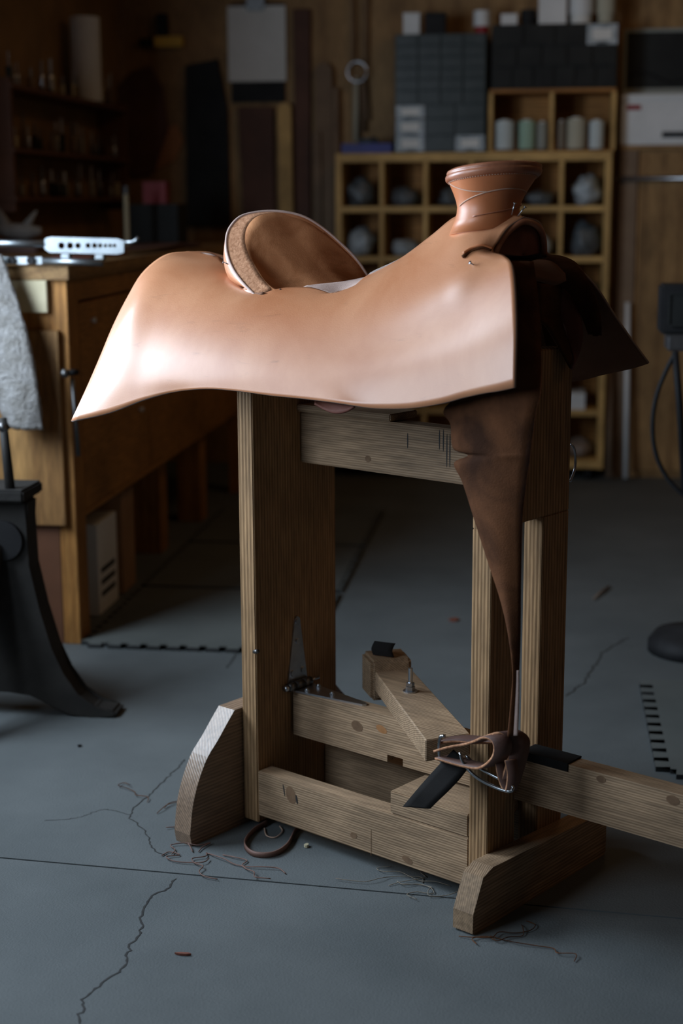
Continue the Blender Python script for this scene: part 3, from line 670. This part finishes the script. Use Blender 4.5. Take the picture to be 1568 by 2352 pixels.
tub('small pale box, leftmost on the low black cabinet', 'box', 1146, 1183, 33, zk, ('white', 'white'), YC+.07)
tub('black jar between two pale boxes on the low black cabinet', 'jar', 1190, 1226, 22, zk, ('black', 'black'), YC+.07, True)
tub('white box in the middle of the low black cabinet', 'box', 1231, 1294, -8, zk, ('white', 'white'), YC+.07)
tub('beige tub on the low black cabinet, right of the white box', 'tub', 1300, 1356, -12, zk, ('paper', 'white'), YC+.07, True)
tub('greyish tub at the right end of the low black cabinet', 'tub', 1363, 1406, -10, zk, ('sp_beige', 'sp_beige'), YC+.07, True)
e = empty('parts_tray', (0, 0, 0), 0, 'shallow navy blue tray of bits on the left end of the cubby shelf', 'tray')
a, b = X_(782), X_(898)
box('tray', (a, YC+.02, zt_+.0005), (b, YC+.2, zt_+.04), 'blue', e); blob('contents', ((a+b)/2, YC+.1, zt_+.036), .05, 'bag_dark', 4, (.85, 1, .4), .4, e)
# ---- right: plywood cabinet, printer, picture, conduit, pipes
e = place('plywood_cabinet', 'tall plywood cabinet right of the cubby shelf', 'cabinet')
xc0, xc1 = float(wy(1415, 700, YC+.12)[0]), 1.75; zc_ = float(wy(1500, 333, YC+.12)[2])
box('carcass', (xc0, YC+.121, .0), (xc1, YB-.001, zc_-.02), 'plyZ', e)
box('top_board', (xc0-.005, YC+.105, zc_-.0195), (xc1, YB-.001, zc_), 'plyX', e)
box('stile', (xc0, YC+.105, .0), (xc0+.07, YC+.1205, zc_-.02), 'barkZ' if 'barkZ' in M else 'bark', e)
box('door_panel', (xc0+.085, YC+.108, .03), (xc1-.02, YC+.1205, zc_-.03), 'plyZ', e)
zq = float(wy(1500, 410, YC+.08)[2]); tag(tubeobj('conduit', [(xc0-.02, YC+.093, zq), (xc1, YC+.093, zq)], .0105, 'steel'), 'horizontal grey metal conduit across the plywood cabinet', 'pipe')
pr = place('printer', 'white office printer on top of the plywood cabinet', 'printer')
xp = float(wy(1426, 300, YC+.11)[0]); zp = float(wy(1500, 216, YC+.11)[2])
box('body', (xp, YC+.112, zc_+.0005), (xp+.38, YB-.02, zp-.025), 'white', pr, .006); box('lid', (xp-.003, YC+.11, zp-.0245), (xp+.383, YB-.02, zp), 'white', pr, .006)
box('paper_slot', (float(wy(1520, 300, YC+.11)[0]), YC+.108, float(wy(1500, 316, YC+.11)[2])), (xp+.35, YC+.1115, float(wy(1500, 303, YC+.11)[2])), 'black', pr, 0)
box('logo', (float(wy(1437, 300, YC+.11)[0]), YC+.1105, float(wy(1500, 252, YC+.11)[2])), (float(wy(1470, 300, YC+.11)[0]), YC+.1119, float(wy(1500, 240, YC+.11)[2])), 'red', pr, 0)
pic = place('framed_picture', 'wide dark picture in a pale frame above the white printer', 'picture')
x0_, x1_ = float(wy(1432, 100, YB-.06)[0]), float(wy(1432, 100, YB-.06)[0])+.42; z0_, z1_ = zp+.0008, float(wy(1500, 66, YB-.06)[2])
box('board', (x0_, YB-.06, z0_), (x1_, YB-.045, z1_), 'drawer_black', pic)
for lo, hi in (((x0_, z1_-.014), (x1_, z1_)), ((x0_, z0_), (x1_, z0_+.03)), ((x0_, z0_+.03), (x0_+.012, z1_-.014)), ((x1_-.012, z0_+.03), (x1_, z1_-.014))):
    box('frame_bar', (lo[0], YB-.07, lo[1]), (hi[0], YB-.0605, hi[1]), 'sp_grey', pic)
rs = np.random.RandomState(3); P = [(x0_+.02+.38*k/9, YB-.0615, z0_+.075+.02*math.sin(k*1.1)) for k in range(10)]
tubeobj('picture_shape', P, .004, 'black', pic)
for x, lb, m_, r, ztop_ in ((1434, 'white plastic pipe leaning upright beside the cubby shelf', 'white', .0115, .75), (1396, 'dull grey-brown pipe standing just right of the cubby shelf', 'bark', .0135, .62)):
    q = wz(x, 1096); q2 = (q[0]-.012, YC+.08, ztop_)
    tag(tubeobj('pipe', [(q[0], YC+.02, .012), q2], r, m_), lb, 'pipe')
# ---- back wall, left half
cl = place('clipboard', 'dark clipboard with white paper hanging on the back wall', 'clipboard')
Yw = YB-.02
bpx('board', 532, 6, 652, 236, Yw, .006, 'black', cl); bpx('paper', 525, 12, 655, 188, Yw-.003, .0025, 'paper', cl, 0)
bpx('clip', 566, -6, 606, 24, Yw-.014, .01, 'dark_steel', cl)
def xz(x, y, Y): p = wy(x, y, Y); return float(p[0]), float(p[2])
for (xa_, xb_, yt, m_, lb, off) in ((637, 668, 236, 'yellowZ', 'pale straight pole leaning on the back wall below the clipboard', .04),
        (716, 736, 300, 'bark', 'narrow grey-brown board leaning on the back wall, left of the brown ones', .05), (722, 762, 145, 'bark', 'tall dark brown board with rounded top leaning on the back wall', .03),
        (764, 776, 200, 'bark', 'thin dark batten leaning on the wall beside the cubby shelf', .03)):
    a = xz(xa_, yt, Yw-off); b = xz(xb_, yt, Yw-off); bm = bmesh.new(); w2 = (b[0]-a[0])
    prism(bm, [(a[0]+.01, 0), (b[0]+.01, 0), (b[0], a[1]-w2*.3), (b[0]-w2*.3, a[1]), (a[0]+w2*.3, a[1]), (a[0], a[1]-w2*.3)], 1, Yw-off, Yw-off+.012)
    tag(link('board' if m_ == 'bark' else 'pole', tomesh(bm, 'board'), m_), lb, 'board' if m_ == 'bark' else 'pole')
c_ = wy(820, 165, YB-.05); rr = .042
e = place('hanging_cinch', 'metal ring with tan cords hanging on the wall above the blue tray', 'cinch')
tubeobj('ring', [(c_[0]+rr*math.cos(a_), YB-.05, c_[2]+rr*math.sin(a_)) for a_ in np.linspace(0, 2*math.pi, 25)], .005, 'steel', e)
for dx, dz0, dz1, r in ((-.005, -.02, -.29, .011), (.018, -.03, -.25, .008), (.03, -.02, -.2, .006)):
    tubeobj('cord', [(c_[0]+dx, YB-.04, c_[2]+dz0), (c_[0]+dx*1.5, YB-.04, c_[2]+dz1)], r, 'sp_beige' if dx < 0 else 'bark', e)
tubeobj('cord', [(c_[0]-.02, YB-.04, c_[2]+.03), (c_[0]-.025, YB-.04, 2.2)], .006, 'bark', e); tubeobj('cord', [(c_[0]+.035, YB-.04, c_[2]+.02), (c_[0]+.04, YB-.04, 2.2)], .006, 'bark', e)
def hide(label, px, mat, Y, name='hide', cat='hide'):
    P = [wy(x, y, Y) for x, y in px]; bm = bmesh.new(); prism(bm, [(p[0], p[2]) for p in P], 1, Y, Y+.012)
    bmesh.ops.bevel(bm, geom=bm.edges[:], offset=.003, segments=1, affect='EDGES')
    tag(link(name, tomesh(bm, name), mat), label, cat)
hide('big dark red-brown hide hanging in the back corner', [(262, 215), (300, 165), (345, 150), (372, 200), (385, 300), (352, 400), (305, 405), (262, 350)], 'hide', YB-.03)
hide('orange-brown piece of hide behind the dark red-brown one', [(372, 300), (405, 285), (420, 325), (400, 370), (350, 395)], 'hide2', YB-.015)
hide('long black apron hanging left of the clipboard', [(425, 150), (500, 135), (522, 250), (530, 520), (430, 520)], 'black', YB-.03, 'apron', 'apron')
hide('black hide strip hanging beneath the clipboard', [(545, 245), (628, 245), (632, 520), (560, 530)], 'hide', YB-.03, 'hide')
hide('dark strip of leather hanging right of the clipboard', [(672, 20), (712, 20), (712, 530), (680, 530)], 'hide', YB-.03, 'hide')
dr = place('cordless_drill', 'yellow and black cordless drill hanging high on the back wall', 'drill')
bpx('body', 352, 82, 418, 108, YB-.05, .045, 'yellowp', dr, .006); bpx('grip', 358, 30, 382, 82, YB-.045, .035, 'black', dr, .005); bpx('chuck', 318, 88, 350, 106, YB-.045, .035, 'black', dr, .005)
# ---- workbench
BX, BY0, BY1 = -.672, 1.139, 3.42; BZ = 1.01; XW = RX0+.001
WB = place('workbench', 'long orange plywood workbench with drawers along the left wall', 'workbench')
box('worktop', (XW, BY0-.02, BZ-.035), (BX+.012, BY1, BZ), 'plyY', WB)
box('corner_post', (BX-.045, BY0, 0), (BX, BY0+.09, BZ-.0355), 'orangeZ', WB)
box('corner_post', (BX-.045, BY1-.09, 0), (BX, BY1, BZ-.0355), 'orangeZ', WB)
box('leg', (BX-.16, 2.22, 0), (BX-.05, 2.32, .36), 'orangeZ', WB); box('leg', (BX-.12, 2.75, 0), (BX-.03, 2.85, .36), 'orangeZ', WB)
box('apron_board', (BX-.018, BY0+.0905, .915), (BX-.001, BY1-.0905, BZ-.0355), 'orangeY', WB)
ys = [BY0+.092, 1.93, 2.66, BY1-.092]
for k in range(3):
    pn = box('drawer_front', (BX-.02, ys[k]+.004, .352), (BX-.001, ys[k+1]-.004, .908), 'orangeY', WB)
    for q_ in ([(210, 735)] if k == 0 else []) + ([(320, 940)] if k == 0 else []):
        p = wx(*q_, BX); tubeobj('knob', [(BX-.001, p[1], p[2]), (BX+.012, p[1], p[2])], [.005, .008], 'white', pn, 12)
box('bottom_board', (XW, BY0+.02, .335), (BX-.001, BY1-.02, .351), 'orangeY', WB)
box('end_board', (XW, BY0+.002, .351), (BX-.0455, BY0+.019, BZ-.036), 'orangeZ', WB)
# end face seen from the camera
def ex(x, y, Y): p = wy(x, y, Y); return float(p[0]), float(p[2])
a = ex(0, 718, BY0-.02); b = ex(103, 592, BY0-.02)
box('cream_end_block', (XW+.1, BY0-.018, a[1]), (b[0], BY0+.001, BZ-.0355), 'cream', WB)
a = ex(35, 1205, BY0-.02); b = ex(133, 760, BY0-.02)
box('grained_plank', (XW+.08, BY0-.022, a[1]), (b[0], BY0+.0, b[1]), 'grainedZ', WB)
box('dark_base_panel', (XW+.05, BY0-.0, 0), (BX-.046, BY0+.018, a[1]), 'redwood', WB)
p = ex(150, 857, BY0-.03)
kb = empty('vise_knob'); kb.parent = WB
lathe('ball', [(.001, -.012), (.008, -.010), (.0125, 0), (.008, .010), (.001, .012)], 'dark_steel', kb, 18, (p[0], BY0-.035, p[1])); tubeobj('stem', [(p[0]+.008, BY0-.028, p[1]), (p[0]+.022, BY0+.0, p[1])], .008, 'black', kb)
tubeobj('rod', [(p[0]+.012, BY0-.012, p[1]-.015), (p[0]+.02, BY0-.012, p[1]-.22)], .006, 'dark_steel', kb)
# chrome splitter bar clamped on the bench corner
tl = place('leather_splitter', 'bright chrome splitter tool with perforated lever on the near bench corner', 'tool')
Yt = BY0-.03
def tb2(n, pts, r, m='tool_steel'): return tubeobj(n, [(*[float(v) for v in (wy(x, y, Yt)[0], )], Yt, float(wy(x, y, Yt)[2])) for x, y in pts], r, m, tl, 14)
tb2('bar', [(-60, 558), (102, 560)], .0095); tb2('lower_bar', [(100, 600), (236, 603)], .009); tb2('hook', [(285, 556), (303, 556), (312, 552), (317, 545)], .005)
bm = bmesh.new(); A_ = [(99, 558), (106, 547), (118, 544), (270, 548), (285, 553), (285, 580), (270, 584), (115, 580), (104, 572)]
hx = [(142, 9), (162, 9), (180, 8), (203, 7), (218, 7), (231, 6), (243, 5), (254, 5), (264, 5)]
P = [(float(wy(x, y, Yt)[0]), float(wy(x, y, Yt)[2])) for x, y in A_]
prism(bm, P, 1, Yt-.004, Yt+.004)
pl = link('perforated_lever', tomesh(bm, 'lever_plate'), 'tool_steel', tl)
cut = bmesh.new()
for x, d_ in hx:
    q = wy(x, 564, Yt); tube(cut, [(q[0], Yt-.02, q[2]), (q[0], Yt+.02, q[2])], d_*.85/3503*3.95, 14)
co = bpy.data.meshes.new('hole_cutter'); cut.to_mesh(co); cut.free(); cobj = bpy.data.objects.new('hole_cutter', co); COL.objects.link(cobj)
md = pl.modifiers.new('b', 'BOOLEAN'); md.object = cobj; md.operation = 'DIFFERENCE'; md.solver = 'EXACT'
dg = bpy.context.evaluated_depsgraph_get(); me2 = bpy.data.meshes.new_from_object(pl.evaluated_get(dg)); pl.modifiers.clear(); pl.data = me2
bpy.data.objects.remove(cobj)
def tbox(n, x0, y0, x1, y1, m='tool_steel', dy=.0, d=.03):
    a = wy(x0, y1, Yt); b = wy(x1, y0, Yt); box(n, (a[0], Yt+dy, a[2]), (b[0], Yt+dy+d, b[2]), m, tl)
tbox('clamp_plate', 4, 590, 98, 607, 'tool_steel', -.006, .012); tbox('bracket', 140, 583, 158, 598); tbox('bracket', 218, 584, 236, 600)
for x in (30, 74): q = wy(x, 598, Yt); tubeobj('bolt_head', [(q[0], Yt-.016, q[2]), (q[0], Yt-.006, q[2])], .011, 'black', tl, 6, False)
# fleece hanging on the bench end
Yf = BY0-.06
A = [np.array(wy(x, y, Yf-o_)) for x, y, o_ in ((-70, 590, -.01), (-60, 700, .0), (-50, 800, .02), (-25, 880, .03), (8, 940, .03), (28, 978, .02))]
B = [np.array(wy(x, y, Yf-o_)) for x, y, o_ in ((4, 588, -.01), (38, 680, .0), (66, 780, .02), (84, 870, .03), (92, 930, .03), (100, 986, .02))]
a, b = resample(A, 40), resample(B, 40); G = []
rs = np.random.RandomState(2)
for k in range(13):
    t = k/12; g = a*(1-t)+b*t; g[:, 1] -= .02*math.sin(math.pi*t)+.006*rs.rand(40); g[:, 2] += .004*rs.rand(40); G.append(g)
fl = sheet('fleece', np.array(G), .012, ['fleece'], None); tag(fl, 'shaggy white sheepskin strip hanging from the near bench end', 'sheepskin')
# antler, scraps, red box on the bench
an = place('antler', 'pale grey forked antler lying on the near end of the workbench', 'antler')
q = lambda x, y, Y=2.3: tuple(float(v) for v in wy(x, y, Y))
zl_ = q(20, 530)[2]-.031; o = box('leather_stack', (q(-20, 530)[0]-.08, 2.15, BZ+.0005), (q(95, 530)[0]+.03, 2.45, zl_), 'strap_leather', None, .006); tag(o, 'flat stack of brown leather pieces under the pale antler on the workbench', 'leather')
tubeobj('beam', [q(-20, 520), q(20, 530), q(60, 532), q(95, 530)], [.02, .026, .028, .012], 'antler', an, 12); tubeobj('tine', [q(22, 530), q(4, 500), q(-12, 470)], [.022, .016, .006], 'antler', an, 12)
tubeobj('tine', [q(52, 536), q(66, 510), q(84, 484)], [.02, .013, .004], 'antler', an, 12)
for k, (x, Y, w_, d_, m_, lb) in enumerate(((-.82, 1.8, .2, .45, 'rust_leather', 'flat rust coloured leather scrap on the workbench beside the antler'), (-.83, 2.75, .25, .55, 'hide', 'dark brown leather piece lying on the far part of the workbench'), (-.74, 2.3, .08, .8, 'strap_leather', 'long narrow leather strap lying along the bench front edge'))):
    bm = bmesh.new(); n_ = 9
    pts = [(x+w_/2*math.cos(a_)*(1+.25*math.sin(3*a_+k)), Y+d_/2*math.sin(a_)*(1+.2*math.cos(2*a_+k))) for a_ in np.linspace(0, 2*math.pi, n_, endpoint=False)]
    prism(bm, pts, 2, BZ+.0005+.006*k, BZ+.006+.006*k); tag(link('leather_scrap', tomesh(bm, 'scrap'), m_), lb, 'leather')
a = wy(328, 468, 3.2); b = wy(380, 422, 3.2)
o = box('toolbox', (a[0]-.06, 3.18, BZ+.0005), (b[0]+.05, 3.34, a[2]-.001), 'drawer_black'); tag(o, 'black toolbox at the back of the workbench under the red box', 'toolbox')
rb_ = place('red_box', 'small red box on the black toolbox at the back of the workbench', 'box')
box('body', (a[0], 3.2, a[2]), (b[0], 3.26, b[2]), 'red', rb_); box('lid', (a[0]-.002, 3.198, b[2]), (b[0]+.002, 3.262, b[2]+.008), 'red', rb_)
q = wy(291, 512, 2.9); e = place('mallet', 'pale slim wooden handle standing on the workbench left of the red box', 'tool'); cyl('handle', (q[0], 2.9, BZ+.0005), .009, .19, 'cream', e, 12); cyl('cap', (q[0], 2.9, BZ+.19), .013, .03, 'dark_steel', e, 12)
# under the bench
o = box('carton', (BX-.19, 1.42, .001), (BX-.03, 1.62, .27), 'paper'); tag(o, 'white printed carton under the near end of the workbench', 'box')
for k in range(3): box('print_line', (BX-.0299, 1.45, .05+.035*k), (BX-.0292, 1.59, .065+.035*k), 'drawer_black', o, 0)
o = box('carton', (BX-.22, 1.68, .001), (BX-.03, 1.82, .31), 'carton'); tag(o, 'brown cardboard carton under the workbench behind the white one', 'box')
o = box('carton', (BX-.5, 2.4, .001), (BX-.15, 2.7, .25), 'carton'); tag(o, 'dark carton between the legs at the far end under the workbench', 'box')
# ---- tool shelves on the left wall
SX = RX0+.13
ts = place('tool_rack', 'dark red-brown stepped tool rack on the left wall above the bench', 'rack')
rows_z = [float(wx(100, y, SX)[2]) for y in (206, 345, 452)]
for z in rows_z: box('shelf_board', (RX0+.001, 2.3, z-.016), (SX, 3.75, z), 'redwood', ts)
for y in (2.32, 3.73): box('end_bracket', (RX0+.001, y-.012, rows_z[2]-.05), (SX-.01, y+.012, rows_z[0]+.02), 'redwood', ts)
rs = random.Random(5)
cols_ = ['dark_steel', 'steel', 'cream', 'bark', 'black', 'antler', 'drawer_green']
gl = ['small hand tool standing on the top board of the wall tool rack', 'small hand tool standing on the middle board of the wall tool rack', 'small hand tool standing on the lowest board of the wall tool rack']
for r_ in range(3):
    y = 2.42
    while y < 3.68:
        z = rows_z[r_]+.0005; x = SX-.02-rs.random()*.05; h = .06+.07*rs.random(); rd = .006+.008*rs.random()
        hm = rs.choice(cols_); bn = ['top', 'middle', 'lowest'][r_]
        kd = {'dark_steel': 'dark metal', 'steel': 'bright metal', 'cream': 'cream', 'bark': 'brown wooden', 'black': 'black', 'antler': 'grey', 'drawer_green': 'dark green'}[hm]
        e = empty('hand_tool', (0, 0, 0), 0, f'small hand tool with {kd} handle on the {bn} board of the wall rack', 'tool', f'{kd} handled tools on the {bn} rack board')
        lathe('handle', [(rd*.7, 0), (rd, h*.15), (rd*.8, h*.35), (rd*1.05, h*.5), (rd*.6, h*.56)], hm, e, 10, (x, y, z))
        cyl('shaft', (x, y, z+h*.55), rd*.35, h*.45, rs.choice(['steel', 'dark_steel']), e, 8)
        y += .035+.045*rs.random()
# paper roll on the top shelf
q = wx(200, 211, SX-.04); rl = place('paper_roll', 'upright white paper towel roll at the end of the top rack board', 'roll')
rr_ = 34/3503*(q[1]+2.7); zt2 = float(wy(200, 40, q[1])[2])
cyl('roll', (q[0], q[1], rows_z[0]+.0005), rr_, zt2-rows_z[0], 'paper', rl, 28); cyl('core', (q[0], q[1], zt2), rr_*.3, .003, 'carton', rl, 16)
# ---- cast iron pedestal at the left
Yp = .56
ped = place('machine_pedestal', 'heavy black cast iron pedestal with splayed foot at the left edge', 'pedestal')
pr_ = [(62, 1150), (60, 1210), (66, 1300), (90, 1400), (118, 1490), (140, 1550), (175, 1600), (215, 1628), (262, 1634), (271, 1646), (258, 1658), (210, 1660), (160, 1650), (110, 1622), (70, 1592), (20, 1590)]
P = [wy(x, y, Yp) for x, y in pr_]; Xm = float(wy(-35, 1300, Yp)[0])
pts = [(float(p[0]), max(.0, float(p[2]))) for p in P]
zmin = min(p[1] for p in pts); pts = [(x, z-zmin if i >= 8 else z) for i, (x, z) in enumerate(pts)]
pts = pts + [(2*Xm-x, z) for x, z in pts[::-1]]
bm = bmesh.new(); prism(bm, pts, 1, Yp, Yp+.07); bmesh.ops.bevel(bm, geom=bm.edges[:], offset=.006, segments=2, affect='EDGES'); link('frame', tomesh(bm, 'frame'), 'cast_iron', ped)
for sgn in (0, 1):
    bm = bmesh.new(); tube(bm, [(Xm, Yp+.07, .4), (Xm, Yp+.22, .2), (Xm, Yp+.36, .02)] if sgn else [(Xm, Yp, .4), (Xm, Yp-.12, .2), (Xm, Yp-.22, .02)], [.05, .035, .02], 12); link('leg', tomesh(bm, 'leg', True), 'cast_iron', ped)
q = wy(60, 1150, Yp); zt3 = float(q[2])
box('table', (2*Xm-q[0]-.02, Yp-.03, zt3), (q[0]+.003, Yp+.11, zt3+.028), 'cast_iron', ped, .005)
q = wy(10, 1240, Yp); tubeobj('pivot', [(q[0], Yp-.012, q[2]), (q[0], Yp, q[2])], .045, 'black', ped, 24, False)
q0, q1 = wy(6, 960, Yp), wy(26, 1150, Yp); tubeobj('lever_rod', [tuple(q1), tuple(q0)], [.012, .009], 'cast_iron', ped)
tubeobj('lever_knuckle', [tuple(wy(2, 985, Yp)), tuple(wy(14, 975, Yp))], .013, 'dark_steel', ped)
# ---- machine stand at the right edge
Ym = 1.12
ms = place('machine_stand', 'black metal box on a round-based stand with looping cable, right edge', 'machine')
q = wz(1610, 1528); bxm, bym = float(q[0])+.0, float(q[1])+.13
r_ = abs(float(wz(1486, 1490)[0])-bxm)
lathe('round_base', [(r_, 0), (r_, .025), (r_*.85, .05), (r_*.3, .065), (.03, .08)], 'black', ms, 40, (bxm, bym, .0))
cyl('post', (bxm, bym, .06), .018, float(wy(1600, 800, bym)[2])-.06, 'black', ms, 14)
def mb(n, x0, y0, x1, y1, m, d=.12, dy=0): a = wy(x0, y1, bym-.06); b = wy(x1, y0, bym-.06); box(n, (a[0], bym-.06+dy, a[2]), (b[0], bym-.06+dy+d, b[2]), m, ms, .006)
mb('head_box', 1515, 655, 1668, 768, 'black'); mb('head_plate', 1532, 672, 1650, 750, 'drawer_black', .004, -.0045); mb('collar', 1531, 769, 1655, 808, 'steel', .1, .01)
qq = lambda x, y: tuple(float(v) for v in wy(x, y, bym-.05))
tubeobj('cable', resample(np.array([qq(1552, 808), qq(1530, 850), qq(1507, 910), qq(1498, 975), qq(1505, 1040), qq(1530, 1095), qq(1568, 1135), qq(1600, 1150)]), 40), .006, 'black', ms)
tubeobj('brace_rod', [qq(1550, 808), qq(1560, 930), qq(1572, 1130)], .009, 'black', ms)
# ---- foam mats
def mat_tile(label, x0, x1, y0, y1, z1, edges, pitch=.05, tooth=.018):
    """square foam tile; edges: which sides carry teeth"""
    def side(a, b, nrm, toothed):
        a, b = np.array(a, float), np.array(b, float); L_ = np.linalg.norm(b-a); n_ = int(L_/pitch); d_ = (b-a)/L_; out = []
        if not toothed: return [tuple(a)]
        for i in range(n_):
            s0 = i*L_/n_; w_ = L_/n_
            for f_, o_ in ((0, 0), (.22, 0), (.16, 1), (.84, 1), (.78, 0)): out.append(tuple(a+d_*(s0+f_*w_ if f_ else s0)+np.array(nrm)*tooth*o_))
        return out
    pts = side((x0, y0), (x1, y0), (0, -1), 's' in edges)+side((x1, y0), (x1, y1), (1, 0), 'e' in edges)+side((x1, y1), (x0, y1), (0, 1), 'n' in edges)+side((x0, y1), (x0, y0), (-1, 0), 'w' in edges)
    bm = bmesh.new()
    A_ = [bm.verts.new((x, y, .0008)) for x, y in pts]; B_ = [bm.verts.new((x, y, z1)) for x, y in pts]
    bm.faces.new(A_[::-1]); tf = bm.faces.new(B_); tf.material_index = 0
    for i in range(len(pts)):
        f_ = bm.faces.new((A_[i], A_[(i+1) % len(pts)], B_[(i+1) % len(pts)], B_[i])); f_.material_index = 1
    bmesh.ops.triangulate(bm, faces=[f for f in bm.faces if len(f.verts) > 4])
    me = bpy.data.meshes.new('foam_mat'); bm.to_mesh(me); bm.free()
    o = link('foam_mat', me, ['mat_foam', 'foam_side_shade']); return tag(o, label, 'mat', 'grey foam floor mats')
mx0, mx1, my = -.652, -.062, 1.125
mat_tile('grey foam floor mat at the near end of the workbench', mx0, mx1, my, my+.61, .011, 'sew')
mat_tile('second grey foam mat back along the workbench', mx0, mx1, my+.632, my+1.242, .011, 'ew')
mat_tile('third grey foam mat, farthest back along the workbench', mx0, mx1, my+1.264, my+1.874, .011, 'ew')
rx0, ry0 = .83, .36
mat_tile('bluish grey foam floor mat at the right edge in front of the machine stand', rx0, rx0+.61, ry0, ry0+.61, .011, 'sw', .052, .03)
# ---- litter on the floor
def thread_tangle(label, seed, c, spread, n_, mat, r, name, cat):
    rs = np.random.RandomState(seed); bm = bmesh.new()
    for k in range(n_):
        P = [np.array([c[0]+rs.normal(0, spread[0]), c[1]+rs.normal(0, spread[1]), r+.001])]
        a_ = rs.rand()*6.28
        for i in range(7):
            a_ += rs.normal(0, 1.0); P.append(P[-1]+np.array([math.cos(a_), math.sin(a_)*.7, 0])*.028); P[-1][2] = r+.001+.004*rs.rand()
        tube(bm, spline(np.array(P), 5), r, 5)
    tag(link(name, tomesh(bm, name, True), mat), label, cat, kind='stuff')
q = wz(950, 2035); thread_tangle('tangle of pale waxed thread on the floor before the right foot', 3, q, (.035, .012), 5, 'sp_brown', .0007, 'thread_tangle', 'thread')
q = wz(450, 1962); thread_tangle('reddish thread and fibre scraps on the floor under the left foot', 8, q, (.035, .006), 6, 'strap_leather', .0011, 'thread_tangle', 'thread')
q = wz(350, 1860); thread_tangle('single thin curled threads on the floor left of the left foot', 12, q, (.03, .03), 2, 'dark_leather', .0008, 'thread_tangle', 'thread')
q = wz(1230, 2125); thread_tangle('thin brown threads on the floor in the shadow behind the right foot', 15, q, (.05, .03), 3, 'dark_leather', .0008, 'thread_tangle', 'thread')
P = resample(np.array([wz(x, y) for x, y in ((612, 1895), (580, 1915), (560, 1945), (580, 1968), (625, 1970), (660, 1950), (680, 1915), (700, 1900))]), 50)
G = np.array([P+np.array([0, 0, .001+.010*k]) for k in (0, 1)]); ls = sheet('leather_lace', G, .0025, ['strap_leather'], None); tag(ls, 'curled brown leather lace standing on edge under the front rail', 'lace')
P = resample(np.array([wz(x, y) for x, y in ((607, 1905), (612, 1922), (632, 1926), (648, 1912), (642, 1900))]), 30); P[:, 2] = .0025
tag(tubeobj('thread_loop', P, .0012, 'thread', None, 6), 'small pale thread loop on the floor behind the curled lace', 'thread')
def chip(label, x, y, dx, dy, m, hgt=.004):
    p = wz(x, y); bm = bmesh.new(); pts = [(p[0]+dx*math.cos(a_)*(1+.3*math.sin(2.3*a_)), p[1]+dy*math.sin(a_)) for a_ in np.linspace(0, 6.28, 7)[:-1]]
    prism(bm, pts, 2, .0008, hgt); tag(link('scrap', tomesh(bm, 'chip'), m), label, 'scrap')
chip('tiny yellow chip on the floor below the front rail', 704, 1946, .004, .006, 'cream', .006)
chip('small brown leather scrap on the bare floor at the lower left', 422, 2194, .012, .003, 'rust_leather')
chip('small orange-red leather scrap on the floor behind the stand', 1043, 1425, .014, .02, 'rust_leather')
chip('tiny black crumb on the floor left of the left foot', 183, 1715, .004, .006, 'black')
p0, p1 = wz(1362, 1380), wz(1398, 1350); tag(tubeobj('wood_sliver', [(p0[0], p0[1], .005), ((p0[0]+p1[0])/2, (p0[1]+p1[1])/2, .007), (p1[0], p1[1], .005)], [.002, .004, .003], 'bark'), 'brown wood sliver on the floor right of the stand', 'sliver')
